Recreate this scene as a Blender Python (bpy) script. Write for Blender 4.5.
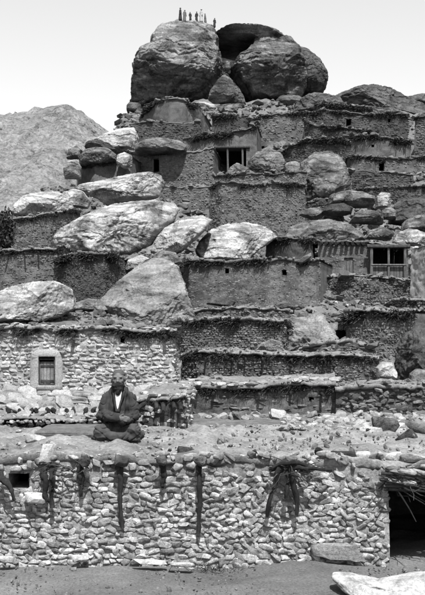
import bpy, bmesh, math, random
import numpy as np
from mathutils import Vector, Matrix
from mathutils.bvhtree import BVHTree

for o in list(bpy.data.objects): bpy.data.objects.remove(o)
S = bpy.context.scene
C = S.collection
random.seed(7); RNG = np.random.default_rng(7)
R = math.radians

# ------------------------------------------------------------------ camera, sky, sun, exposure
FPX, CX, HY, CAMZ = 900.0, 212.5, 336.0, 2.4
cam = bpy.data.cameras.new('camera'); co = bpy.data.objects.new('camera', cam); C.objects.link(co)
co.location = (0, 0, CAMZ); co.rotation_euler = (R(90), 0, 0)
cam.sensor_fit = 'HORIZONTAL'; cam.sensor_width = 36; cam.lens = 36*FPX/425
cam.shift_y = (HY-297.5)/425; cam.clip_start = .1; cam.clip_end = 6000
S.camera = co

SUN_DIR = Vector((0.09, -0.47, 0.87)).normalized()      # towards the sun: high, in front of the walls, a little right
w = bpy.data.worlds.new('World'); S.world = w; w.use_nodes = True
nt = w.node_tree; nt.nodes.clear()
sky = nt.nodes.new('ShaderNodeTexSky'); sky.sky_type = 'NISHITA'; sky.sun_disc = False
sky.sun_elevation = math.asin(SUN_DIR.z); sky.sun_rotation = math.atan2(SUN_DIR.x, SUN_DIR.y)
sky.air_density = 1.0; sky.dust_density = 1.5
sep = nt.nodes.new('ShaderNodeSeparateColor')           # blue-sensitive plate: the blue of the sky, as grey
bg = nt.nodes.new('ShaderNodeBackground'); bg.inputs[1].default_value = 0.097
ow = nt.nodes.new('ShaderNodeOutputWorld')
nt.links.new(sky.outputs[0], sep.inputs[0]); nt.links.new(sep.outputs[2], bg.inputs[0]); nt.links.new(bg.outputs[0], ow.inputs[0])
sl = bpy.data.lights.new('sun', 'SUN'); sl.energy = 5.0; sl.angle = R(0.5); sl.color = (1, 1, 1)
so = bpy.data.objects.new('sun', sl); C.objects.link(so); so.location = (10, -20, 60)
so.rotation_euler = SUN_DIR.to_track_quat('Z', 'Y').to_euler()
S.view_settings.view_transform = 'Standard'; S.view_settings.look = 'None'
S.view_settings.exposure = 1.15; S.view_settings.gamma = 1
S.render.engine = 'CYCLES'
S.render.resolution_x = 731; S.render.resolution_y = 1024

def P(px, py, Y): return np.array([(px-CX)*Y/FPX, Y, CAMZ+(HY-py)*Y/FPX])

# ------------------------------------------------------------------ numpy noise
def _h(x, y, z, s):
    n = (x.astype(np.int64)*374761393 + y.astype(np.int64)*668265263 + z.astype(np.int64)*1442695041 + s*974634777) & 0xFFFFFFFF
    n = ((n ^ (n >> 13))*1274126177) & 0xFFFFFFFF
    n = ((n ^ (n >> 15))*2246822519) & 0xFFFFFFFF
    return ((n ^ (n >> 16)) & 0xFFFF)/32767.5-1
def vnoise(p, s=0):
    i = np.floor(p); f = p-i; f = f*f*(3-2*f); r = 0
    for a in (0, 1):
        for b in (0, 1):
            for c in (0, 1):
                wgt = (f[:, 0] if a else 1-f[:, 0])*(f[:, 1] if b else 1-f[:, 1])*(f[:, 2] if c else 1-f[:, 2])
                r = r+wgt*_h(i[:, 0]+a, i[:, 1]+b, i[:, 2]+c, s)
    return r
def fbm(p, o=4, s=0, g=.5):
    r = 0; a = 1
    for k in range(o):
        r = r+a*vnoise(p*(2.03**k)+k*7.7, s+k); a *= g
    return r

# ------------------------------------------------------------------ materials (black and white plate: greys only)
def mat(name, lo, hi, scale=2., bump=.4, bscale=None, bdist=.03, rough=.95, tone=0., mottle=None, streak=None, objrand=0., detail=8, crack=None, K=.50, grit=.42):
    """grey procedural material: noise between lo and hi; tone = share of per-piece random tone"""
    lo *= K; hi *= K
    m = bpy.data.materials.new(name); m.use_nodes = True; n = m.node_tree; L = n.links; N = n.nodes
    b = N['Principled BSDF']; b.inputs['Roughness'].default_value = rough; b.inputs['Specular IOR Level'].default_value = .15
    tc = N.new('ShaderNodeTexCoord'); geo = N.new('ShaderNodeNewGeometry')
    co_ = geo.outputs['Position']
    nz = N.new('ShaderNodeTexNoise'); nz.inputs['Scale'].default_value = scale; nz.inputs['Detail'].default_value = detail; nz.inputs['Roughness'].default_value = .65
    L.new(co_, nz.inputs['Vector'])
    mr = N.new('ShaderNodeMapRange'); mr.inputs[1].default_value = .3; mr.inputs[2].default_value = .7; mr.inputs[3].default_value = lo; mr.inputs[4].default_value = hi
    L.new(nz.outputs[0], mr.inputs[0]); val = mr.outputs[0]
    def mul(a, bb):
        k = N.new('ShaderNodeMath'); k.operation = 'MULTIPLY'; L.new(a, k.inputs[0])
        if isinstance(bb, float): k.inputs[1].default_value = bb
        else: L.new(bb, k.inputs[1])
        return k.outputs[0]
    def rng(a, f0, f1, t0, t1):
        k = N.new('ShaderNodeMapRange'); L.new(a, k.inputs[0])
        for q, v in enumerate((f0, f1, t0, t1)): k.inputs[q+1].default_value = v
        return k.outputs[0]
    if mottle:                                        # (scale, f0, f1, darkest): patina patches and lichen
        z = N.new('ShaderNodeTexNoise'); z.inputs['Scale'].default_value = mottle[0]; z.inputs['Detail'].default_value = 10; z.inputs['Roughness'].default_value = .6
        z.inputs['Distortion'].default_value = .6
        L.new(co_, z.inputs['Vector']); val = mul(val, rng(z.outputs[0], mottle[1], mottle[2], mottle[3], 1.))
    if streak:                                        # (scale vector, darkest): run-off or bedding streaks
        mp = N.new('ShaderNodeMapping'); mp.inputs['Scale'].default_value = streak[0]; mp.inputs['Rotation'].default_value = streak[2] if len(streak) > 2 else (0, 0, 0)
        L.new(co_, mp.inputs['Vector'])
        z = N.new('ShaderNodeTexNoise'); z.inputs['Scale'].default_value = 1; z.inputs['Detail'].default_value = 6
        L.new(mp.outputs[0], z.inputs['Vector']); val = mul(val, rng(z.outputs[0], .42, .58, streak[1], 1.))
    if tone:
        at = N.new('ShaderNodeAttribute'); at.attribute_name = 'tone'
        val = mul(val, rng(at.outputs['Fac'], 0, 1, 1-tone, 1+tone))
    if objrand:
        oi = N.new('ShaderNodeObjectInfo')
        val = mul(val, rng(oi.outputs['Random'], 0, 1, 1-objrand, 1+objrand))
    if grit:                                          # mineral grain, sand and dust at the scale of the surface
        gz = N.new('ShaderNodeTexNoise'); gz.inputs['Scale'].default_value = (bscale or scale*4)*1.8; gz.inputs['Detail'].default_value = 5; gz.inputs['Roughness'].default_value = .8
        L.new(co_, gz.inputs['Vector']); val = mul(val, rng(gz.outputs[0], .34, .66, 1-grit, 1+grit))
    L.new(val, b.inputs['Base Color'])
    bz = N.new('ShaderNodeTexNoise'); bz.inputs['Scale'].default_value = bscale or scale*4; bz.inputs['Detail'].default_value = 10; bz.inputs['Roughness'].default_value = .7
    L.new(co_, bz.inputs['Vector'])
    bp = N.new('ShaderNodeBump'); bp.inputs['Strength'].default_value = bump; bp.inputs['Distance'].default_value = bdist
    L.new(bz.outputs[0], bp.inputs['Height'])
    if crack:                                         # (scale vector, distance): jointed, broken rock
        wn = N.new('ShaderNodeTexNoise'); wn.inputs['Scale'].default_value = crack[0][0]*2.2; wn.inputs['Detail'].default_value = 6
        L.new(co_, wn.inputs['Vector'])
        vm = N.new('ShaderNodeVectorMath'); vm.operation = 'MULTIPLY_ADD'; L.new(wn.outputs['Color'], vm.inputs[0]); vm.inputs[1].default_value = (.5/crack[0][0],)*3; L.new(co_, vm.inputs[2])
        mp = N.new('ShaderNodeMapping'); mp.inputs['Scale'].default_value = crack[0]; mp.inputs['Rotation'].default_value = (.1, .15, 0); L.new(vm.outputs[0], mp.inputs['Vector'])
        vo = N.new('ShaderNodeTexVoronoi'); vo.feature = 'DISTANCE_TO_EDGE'; vo.inputs['Scale'].default_value = 1; L.new(mp.outputs[0], vo.inputs['Vector'])
        vr = rng(vo.outputs['Distance'], 0, .07, 0, 1)
        rn = N.new('ShaderNodeTexNoise'); rn.noise_type = 'RIDGED_MULTIFRACTAL'; rn.inputs['Scale'].default_value = crack[0][0]*3; rn.inputs['Detail'].default_value = 8; L.new(mp.outputs[0], rn.inputs['Vector'])
        rn.inputs['Scale'].default_value = 2.4
        b1 = N.new('ShaderNodeBump'); b1.inputs['Strength'].default_value = .9; b1.inputs['Distance'].default_value = crack[1]; L.new(vr, b1.inputs['Height'])
        b2 = N.new('ShaderNodeBump'); b2.inputs['Strength'].default_value = .7; b2.inputs['Distance'].default_value = crack[1]*.5; L.new(rn.outputs[0], b2.inputs['Height'])
        L.new(b1.outputs[0], b2.inputs['Normal']); L.new(b2.outputs[0], bp.inputs['Normal'])
    L.new(bp.outputs[0], b.inputs['Normal'])
    return m

M = {}
M['earth'] = mat('hillside_earth', .10, .24, .5, .6, 3, .15)
M['path'] = mat('trodden_earth', .125, .22, 1.3, .5, 22, .02, mottle=(.45, .40, .62, .72))
M['terrace'] = mat('terrace_mud', .19, .36, 1.1, .6, 14, .03, mottle=(2.2, .35, .55, .6))
M['mud_front'] = mat('mud_mortar_pale', .20, .40, 3, .8, 18, .03)
M['stone_front'] = mat('field_stone_pale', .27, .56, 9, .9, 40, .012, objrand=.42, mottle=(12., .36, .52, .45))
M['stone_pale'] = mat('rubble_stone_pale', .28, .58, 4, .6, 20, .02, tone=.45)
M['stone_front_joined'] = mat('field_stone_pale_small', .27, .56, 9, .9, 40, .012, tone=.42, mottle=(12., .36, .52, .45))
M['stone_terrace'] = mat('rubble_stone_terrace', .19, .40, 4, .6, 20, .02, tone=.5)
M['slab'] = mat('flat_roof_stone', .20, .46, 4, .6, 24, .012, objrand=.3, mottle=(5., .36, .5, .55))
M['white'] = mat('white_stone', .42, .72, 4, .8, 22, .02, mottle=(5., .36, .5, .55))
M['wall_pale'] = mat('mud_wall_pale', .30, .50, 2.4, .6, 14, .03)
M['plaster'] = mat('smooth_plaster_pale', .30, .46, 3, .6, 20, .02)
M['stone_mid'] = mat('rubble_stone_grey', .11, .22, 3, .6, 12, .03, tone=.42)
M['wall_mid'] = mat('mud_wall_grey', .10, .185, 1.4, .6, 8, .05, mottle=(.7, .36, .5, .6))
M['wall_streak'] = mat('mud_wall_rain_streaked', .115, .21, 1.2, .6, 8, .05, streak=((1.1, 1.1, .09), .55))
M['stone_dark'] = mat('rubble_stone_dark', .055, .12, 2, .6, 8, .04, tone=.42)
M['wall_dark'] = mat('mud_wall_dark', .06, .115, 1.0, .6, 5, .08, mottle=(.5, .36, .5, .6))
M['roof_mid'] = mat('roof_mud_grey', .17, .30, 1.2, .7, 9, .05)
M['roof_dark'] = mat('roof_mud_dark', .10, .19, .8, .7, 6, .08)
M['brush'] = mat('dry_brushwood', .03, .07, 5, .4, 20, .01, tone=.5, grit=.15)
M['wood'] = mat('weathered_wood', .05, .11, 6, .5, 30, .01, streak=((14, 14, 1.2), .6))
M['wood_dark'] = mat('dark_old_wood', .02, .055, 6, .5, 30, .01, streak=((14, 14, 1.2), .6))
M['shutter'] = mat('bleached_wood', .24, .42, 6, .5, 30, .01, streak=((14, 14, 1.2), .6))
M['wood_pale'] = mat('weathered_wood_grey', .12, .22, 6, .5, 30, .01, streak=((14, 14, 1.2), .6))
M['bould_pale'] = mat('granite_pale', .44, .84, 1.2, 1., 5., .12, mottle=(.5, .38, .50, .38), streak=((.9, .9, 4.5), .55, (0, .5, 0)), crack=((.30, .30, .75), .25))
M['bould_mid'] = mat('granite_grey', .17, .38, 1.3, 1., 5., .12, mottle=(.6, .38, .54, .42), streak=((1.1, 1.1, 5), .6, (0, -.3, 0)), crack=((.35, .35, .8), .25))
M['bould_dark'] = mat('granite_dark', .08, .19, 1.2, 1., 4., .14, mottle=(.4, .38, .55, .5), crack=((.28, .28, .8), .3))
M['bould_light_grey'] = mat('granite_light_grey', .27, .52, 1.3, 1., 5., .12, mottle=(.6, .36, .52, .5), streak=((1.1, 1.1, 4), .7, (0, -.5, 0)), crack=((.22, .22, .5), .2))  # lighter base grey, for the pyramid and pointed boulders
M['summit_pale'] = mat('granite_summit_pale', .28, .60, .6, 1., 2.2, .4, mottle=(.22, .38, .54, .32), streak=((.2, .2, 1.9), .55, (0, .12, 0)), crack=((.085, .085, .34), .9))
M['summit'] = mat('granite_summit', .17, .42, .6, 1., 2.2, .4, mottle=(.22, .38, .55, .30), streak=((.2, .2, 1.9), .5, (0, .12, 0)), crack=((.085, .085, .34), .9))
M['hill'] = mat('far_hill', .25, .48, .12, 1., .35, 3., mottle=(.35, .36, .5, .55), detail=14, crack=((.03, .03, .03), 3.))
M['skin'] = mat('skin', .14, .20, 20, .2, 60, .002, rough=.6, grit=.15)
M['hair'] = mat('dark_hair', .012, .035, 60, .5, 120, .004, grit=.15)
M['robe'] = mat('dark_wool_coat', .036, .068, 9, .6, 160, .004, mottle=(9., .36, .55, .65), grit=.15)
M['crop'] = mat('cropped_hair', .07, .11, 90, .6, 200, .003, grit=.15)
M['robe2'] = mat('dark_wool_trousers', .05, .09, 9, .6, 160, .004, mottle=(9., .36, .55, .65), grit=.15)
M['shirt'] = mat('white_shirt', .6, .9, 10, .3, 60, .003, grit=.15)
M['cloth_dark'] = mat('dark_cloth', .03, .06, 4, .2, grit=.15)
M['cloth_mid'] = mat('grey_cloth', .12, .2, 4, .2, grit=.15)
M['cloth_white'] = mat('pale_cloth', .45, .6, 4, .2, grit=.15)
M['leaf'] = mat('dull_leaves', .03, .07, 3, .2, tone=.5, grit=.15)

# ------------------------------------------------------------------ object helpers
def tag(o, label=None, cat=None, group=None, kind=None):
    for k, v in (('label', label), ('category', cat), ('group', group), ('kind', kind)):
        if v: o[k] = v
    if cat and not kind: o['kind'] = 'thing'
    return o
def link(name, me, m=None, parent=None, kind=None):
    if m is not None and not me.materials: me.materials.append(m)
    o = bpy.data.objects.new(name, me); C.objects.link(o)
    if parent is not None:
        o.parent = parent
        o.matrix_parent_inverse = wpinv(parent)
    if kind: o['kind'] = kind
    return o
_W = {}
def wpinv(p): return _W.get(p.name, Matrix.Identity(4)).inverted()
def empty(name, loc):
    o = bpy.data.objects.new(name, None); C.objects.link(o); o.location = Vector(loc); o.empty_display_size = .3
    _W[o.name] = Matrix.Translation(Vector(loc)); return o
def mesh(name, v, f, smooth=True, tone=None, sharp=0):
    me = bpy.data.meshes.new(name)
    v = np.asarray(v, dtype=np.float32); f = np.asarray(f, dtype=np.int32)
    me.vertices.add(len(v)); me.vertices.foreach_set('co', v.ravel())
    k = f.shape[1]
    me.loops.add(f.size); me.loops.foreach_set('vertex_index', f.ravel())
    me.polygons.add(len(f)); me.polygons.foreach_set('loop_start', np.arange(0, f.size, k, dtype=np.int32))
    me.polygons.foreach_set('use_smooth', np.full(len(f), smooth, dtype=bool))
    if tone is not None:
        a = me.attributes.new('tone', 'FLOAT', 'POINT'); a.data.foreach_set('value', np.asarray(tone, dtype=np.float32))
    me.update(calc_edges=True); me.validate()
    if sharp: me.set_sharp_from_angle(angle=R(sharp))
    return me
def ico(sub):
    bm = bmesh.new(); bmesh.ops.create_icosphere(bm, subdivisions=sub, radius=1)
    v = np.array([x.co[:] for x in bm.verts]); f = np.array([[q.index for q in x.verts] for x in bm.faces]); bm.free(); return v, f
def rock_tmpl(seed, sub=1, box=.6, amp=.22, cuts=5):
    v, f = ico(sub)
    v = np.sign(v)*np.abs(v)**box                      # towards a block
    v = v/np.abs(v).max()
    v = v*(1+amp*fbm(v*1.3+seed*3.1, 3, seed)[:, None])
    r = np.random.default_rng(seed)
    for _ in range(cuts):                              # knock flat faces off
        n = r.normal(size=3); n /= np.linalg.norm(n); d = v@n; lim = r.uniform(.55, .8)*d.max()
        v = v-np.outer(np.maximum(d-lim, 0)*.95, n)
    v = v-(v.max(0)+v.min(0))/2
    return v/np.abs(v).max(0)[None], f
ST1 = [rock_tmpl(k, 1, .62, .25) for k in range(10)]
ST2 = [rock_tmpl(40+k, 2, .50, .22, 6) for k in range(20)]
def eul(rx, ry, rz):
    cx, sx, cy, sy, cz, sz = np.cos(rx), np.sin(rx), np.cos(ry), np.sin(ry), np.cos(rz), np.sin(rz)
    m = np.empty((len(rx), 3, 3))
    m[:, 0, 0] = cz*cy; m[:, 0, 1] = cz*sy*sx-sz*cx; m[:, 0, 2] = cz*sy*cx+sz*sx
    m[:, 1, 0] = sz*cy; m[:, 1, 1] = sz*sy*sx+cz*cx; m[:, 1, 2] = sz*sy*cx-cz*sx
    m[:, 2, 0] = -sy; m[:, 2, 1] = cy*sx; m[:, 2, 2] = cy*cx
    return m
def scatter(name, T, Rm, Sc, tmpls=ST1, tone=None):
    """many pieces joined in one mesh"""
    N = len(T); V = []; F = []; TN = []; off = 0
    which = RNG.integers(0, len(tmpls), N)
    tone = RNG.random(N) if tone is None else tone
    for k, (tv, tf) in enumerate(tmpls):
        idx = np.where(which == k)[0]
        if not len(idx): continue
        v = tv[None]*Sc[idx][:, None, :]
        v = np.einsum('nij,nvj->nvi', Rm[idx], v)+T[idx][:, None, :]
        f = tf[None]+(np.arange(len(idx))*len(tv))[:, None, None]+off
        V.append(v.reshape(-1, 3)); F.append(f.reshape(-1, tf.shape[1])); TN.append(np.repeat(tone[idx], len(tv))); off += len(idx)*len(tv)
    return mesh(name, np.concatenate(V), np.concatenate(F), False, np.concatenate(TN))
def twig_tmpl(seed):
    r = np.random.default_rng(seed); v = []; f = []
    n = 4
    pts = [(t, r.normal()*.05*(t > 0), r.normal()*.05*(t > 0)) for t in np.linspace(0, 1, n)]
    for i, p in enumerate(pts):
        rad = .03*(1-.5*i/(n-1))
        for k in range(3): v.append((p[0], p[1]+rad*math.cos(k*2.094), p[2]+rad*math.sin(k*2.094)))
    for i in range(n-1):
        for k in range(3): f.append((i*3+k, i*3+(k+1) % 3, i*3+3+(k+1) % 3, i*3+3+k))
    return np.array(v), np.array(f)
TW = [twig_tmpl(k) for k in range(8)]
def frame_from(d, roll=None):
    """rotation matrices whose x axis is d (N,3)"""
    d = d/np.linalg.norm(d, axis=1)[:, None]
    up = np.tile(np.array([0., 0, 1]), (len(d), 1)); up[np.abs(d[:, 2]) > .95] = (1, 0, 0)
    y = np.cross(up, d); y /= np.linalg.norm(y, axis=1)[:, None]; z = np.cross(d, y)
    return np.stack([d, y, z], axis=2)
def tube(path, rad, seg=7, cap=True, wob=.0, seed=0):
    p = np.array(path, float); n = len(p); rad = np.broadcast_to(np.asarray(rad, float), (n,))
    v = []; f = []
    t = np.gradient(p, axis=0); fr = frame_from(t)
    r = np.random.default_rng(seed)
    for i in range(n):
        for k in range(seg):
            a = k*2*math.pi/seg; rr = rad[i]*(1+wob*r.normal())
            v.append(p[i]+rr*(math.cos(a)*fr[i][:, 1]+math.sin(a)*fr[i][:, 2]))
    for i in range(n-1):
        for k in range(seg): f.append((i*seg+k, i*seg+(k+1) % seg, i*seg+seg+(k+1) % seg, i*seg+seg+k))
    if cap:
        for i in (0, n-1):
            v.append(p[i]); c = len(v)-1
            for k in range(seg):
                a, b = i*seg+k, i*seg+(k+1) % seg
                f.append((c, b, a, a) if i == 0 else (c, a, b, b))
    me = bpy.data.meshes.new('tube'); me.from_pydata([tuple(x) for x in v], [], [tuple(dict.fromkeys(q)) for q in f]); me.update()
    for q in me.polygons: q.use_smooth = True
    me.set_sharp_from_angle(angle=R(50))
    return me
def crooked(path, rad, n=14, amp=.012, seed=0):
    p = np.array(path, float); t0 = np.linspace(0, 1, len(p)); t1 = np.linspace(0, 1, n); q = np.stack([np.interp(t1, t0, p[:, k]) for k in range(3)], 1)
    q += amp*np.stack([fbm(np.stack([t1*5, 0*t1+seed, 0*t1+k], 1), 3, seed+k) for k in range(3)], 1)*np.minimum(1, t1*4)[:, None]
    r_ = np.interp(t1, t0, np.broadcast_to(rad, (len(p),)))*(1+.35*fbm(np.stack([t1*7, 0*t1+seed, 0*t1+9], 1), 3, seed+9))
    return q, r_
def box(x0, x1, y0, y1, z0, z1, bev=.0, name='box', jit=0.):
    bm = bmesh.new(); bmesh.ops.create_cube(bm, size=1)
    for q in bm.verts: q.co = Vector(((x0+x1)/2+q.co.x*(x1-x0), (y0+y1)/2+q.co.y*(y1-y0), (z0+z1)/2+q.co.z*(z1-z0)))
    if bev: bmesh.ops.bevel(bm, geom=bm.edges[:], offset=bev, segments=2, affect='EDGES', profile=.6)
    for q in bm.verts: q.co += Vector((random.gauss(0, 1), random.gauss(0, 1), random.gauss(0, 1)))*jit
    me = bpy.data.meshes.new(name); bm.to_mesh(me); bm.free(); return me

# ------------------------------------------------------------------ terrain
TPX = [-200, 0, 60, 130, 210, 300, 370, 425, 620]
TROW = [  # Y, py per column
 (22, [405]*4+[418]*5), (24, [402]*4+[400]*5), (30, [332, 332, 332, 340, 362, 362, 362, 366, 370]),
 (36, [318, 318, 318, 322, 345, 350, 346, 362, 372]), (42, [305, 305, 305, 318, 318, 330, 330, 336, 350]),
 (48, [296, 296, 296, 310, 310, 305, 312, 312, 320]), (55, [262, 258, 256, 262, 266, 264, 282, 288, 300]),
 (62, [245, 238, 248, 252, 254, 242, 242, 246, 255]), (70, [240, 218, 208, 212, 237, 240, 227, 226, 236]),
 (80, [255, 224, 192, 194, 203, 216, 198, 198, 205]), (90, [275, 245, 187, 180, 174, 172, 174, 177, 185]),
 (100, [295, 265, 200, 150, 150, 149, 152, 156, 165]), (110, [310, 285, 225, 126, 129, 129, 132, 137, 145]),
 (120, [320, 295, 250, 113, 108, 110, 112, 114, 122]), (130, [325, 305, 270, 114, 103, 103, 103, 105, 115]),
 (150, [332, 318, 290, 140, 108, 106, 106, 108, 118]), (190, [345]*9), (400, [345]*9)]
ZN = [(2, 0), (12.0, 0.), (12.75, .92), (17, .92), (19, .62)]
YS = np.array([y for y, _ in ZN]+[y for y, _ in TROW])
ZT = np.array([[z]*len(TPX) for _, z in ZN]+[[CAMZ+(HY-p)*y/FPX for p in row] for y, row in TROW])
def tz(x, y):
    x = np.atleast_1d(np.asarray(x, float)); y = np.atleast_1d(np.asarray(y, float))
    px = np.clip(CX+x*FPX/y, TPX[0], TPX[-1]); j = np.clip(np.searchsorted(YS, y)-1, 0, len(YS)-2)
    k = np.clip(np.searchsorted(TPX, px)-1, 0, len(TPX)-2)
    tp = np.array(TPX, float); a = (px-tp[k])/(tp[k+1]-tp[k]); b = np.clip((y-YS[j])/(YS[j+1]-YS[j]), 0, 1)
    a = a*a*(3-2*a)
    z = (ZT[j, k]*(1-a)+ZT[j, k+1]*a)*(1-b)+(ZT[j+1, k]*(1-a)+ZT[j+1, k+1]*a)*b
    amp = np.clip((y-18)/60, 0, 1)
    z = z+amp*(.8*fbm(np.stack([x*.25, y*.25, 0*x], 1), 4, 3)-.5*np.abs(fbm(np.stack([x*.8, y*.8, 0*x], 1), 4, 5, .6)))
    return z
ny, nx = 520, 300
yy = np.concatenate([np.linspace(2.5, 13, 150), np.geomspace(13.05, 400, ny-150)])
uu = np.linspace(-200, 620, nx)
X = ((uu[None, :]-CX)/FPX*np.maximum(yy[:, None], 14)); Yg = np.repeat(yy[:, None], nx, 1)
Z = tz(X.ravel(), Yg.ravel())
V = np.stack([X.ravel(), Yg.ravel(), Z], 1)
near = Yg.ravel() < 11
V[:, 2] += np.where(near, .04*fbm(V*np.array([1.1, 1.1, 0])+3, 3, 11)+.014*fbm(V*np.array([5., 5., 0])+3, 4, 14), .03*fbm(V*3, 3, 12))
ii = (np.arange(ny-1)[:, None]*nx+np.arange(nx-1)[None, :]).ravel()
Fg = np.stack([ii, ii+1, ii+nx+1, ii+nx], 1)
split = Yg.ravel()[ii] < 12.0
me = mesh('hillside', V, Fg[~split]); tag(link('hillside', me, M['earth']), kind='structure')
me = mesh('path', V, Fg[split]); tag(link('path', me, M['path']), kind='structure')
g = mesh('ground', [(-4000, -60, -1.5), (4000, -60, -1.5), (4000, 5000, -1.5), (-4000, 5000, -1.5)], [(0, 1, 2, 3)])
tag(link('ground', g, M['earth']), kind='structure')

# far hill
def far_hill():
    n, m_ = 260, 150
    xs = np.linspace(-420, 260, n); ys = np.linspace(380, 900, m_)
    XX, YY = np.meshgrid(xs, ys); pts = np.stack([XX.ravel(), YY.ravel(), 0*XX.ravel()], 1)
    cols = np.array([-600, -200, -100, -40, 0, 25, 50, 70, 85, 105, 130, 160, 220, 400], float)
    prof = np.array([150, 142, 135, 130, 124, 119, 113, 110, 115, 127, 143, 165, 205, 320], float)
    px = CX+XX.ravel()*FPX/560
    top = (HY-np.interp(px, cols, prof))*560/FPX
    t = (YY.ravel()-560)/170.
    z = top*np.exp(-np.abs(t)**1.7*1.1)
    z += 5*fbm(pts*.018, 6, 21, .55)-4.5*np.abs(fbm(pts*.045, 6, 25, .68))+2.5
    z = CAMZ+z-(1-np.exp(-t*t))*6
    sel = (np.arange(m_-1)[:, None]*n+np.arange(n-1)[None, :]).ravel()
    me = mesh('hills', np.stack([pts[:, 0], pts[:, 1], z], 1), np.stack([sel, sel+1, sel+n+1, sel+n], 1))
    tag(link('hills', me, M['hill']), kind='structure')
    k = 6000; x = RNG.uniform(-230, 60, k); y = RNG.uniform(395, 600, k)
    gx = (x-xs[0])/(xs[1]-xs[0]); gy = (y-ys[0])/(ys[1]-ys[0]); ix = gx.astype(int); iy = gy.astype(int); ax_ = gx-ix; ay_ = gy-iy; zg = z.reshape(m_, n)
    zz = zg[iy, ix]*(1-ax_)*(1-ay_)+zg[iy, ix+1]*ax_*(1-ay_)+zg[iy+1, ix]*(1-ax_)*ay_+zg[iy+1, ix+1]*ax_*ay_; s = (RNG.gamma(2, .12, k)+.12)*np.clip(1+1.4*fbm(np.stack([x, y, 0*x], 1)*.03, 3, 77), .1, 3)
    o = link('hill_scrub', scatter('hill_scrub', np.stack([x, y, zz], 1), eul(RNG.uniform(0, 6, k), RNG.uniform(0, 6, k), RNG.uniform(0, 6, k)), np.stack([s, s, s*.7], 1)), M['stone_mid'])
    tag(o, 'dark scrub and loose rock dotted over the far pale hill', 'scrub', kind='stuff')
far_hill()

# rubble strewn over the hillside, too much to count
def rubble(name, label, n, pxr, Yr, size, m, tm=ST1, density=None):
    px = RNG.uniform(*pxr, n); Y = np.exp(RNG.uniform(math.log(Yr[0]), math.log(Yr[1]), n)); x = (px-CX)*Y/FPX
    keep = fbm(np.stack([x*.3, Y*.3, 0*x], 1), 3, 31) > (-.25 if density is None else density); x = x[keep]; Y = Y[keep]; n = len(x)
    s = (RNG.gamma(2.2, .5, n)+.3)*size*Y/FPX
    Sc = np.stack([s*RNG.uniform(.8, 1.5, n), s*RNG.uniform(.7, 1.2, n), s*RNG.uniform(.45, .8, n)], 1)
    T = np.stack([x, Y, tz(x, Y)+Sc[:, 2]*.25], 1)
    o = link(name, scatter(name, T, eul(RNG.normal(0, .3, n), RNG.normal(0, .3, n), RNG.uniform(0, 6.3, n)), Sc, tm), m)
    return tag(o, label, 'rubble', kind='stuff')
rubble('hillside_rubble', 'small grey stones strewn over the hillside between the houses', 26000, (-60, 480), (28, 125), 1.5, M['stone_mid'], density=-.7)
rubble('pale_rubble', 'pale broken stones lying among the lower terraces', 650, (-40, 470), (13.3, 30), 2.4, M['stone_terrace'], ST2)
rubble('pale_chips', 'scattered pale chips of rock on the middle slope', 1800, (-60, 470), (30, 80), 1.9, M['stone_pale'], density=.15)

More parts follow.
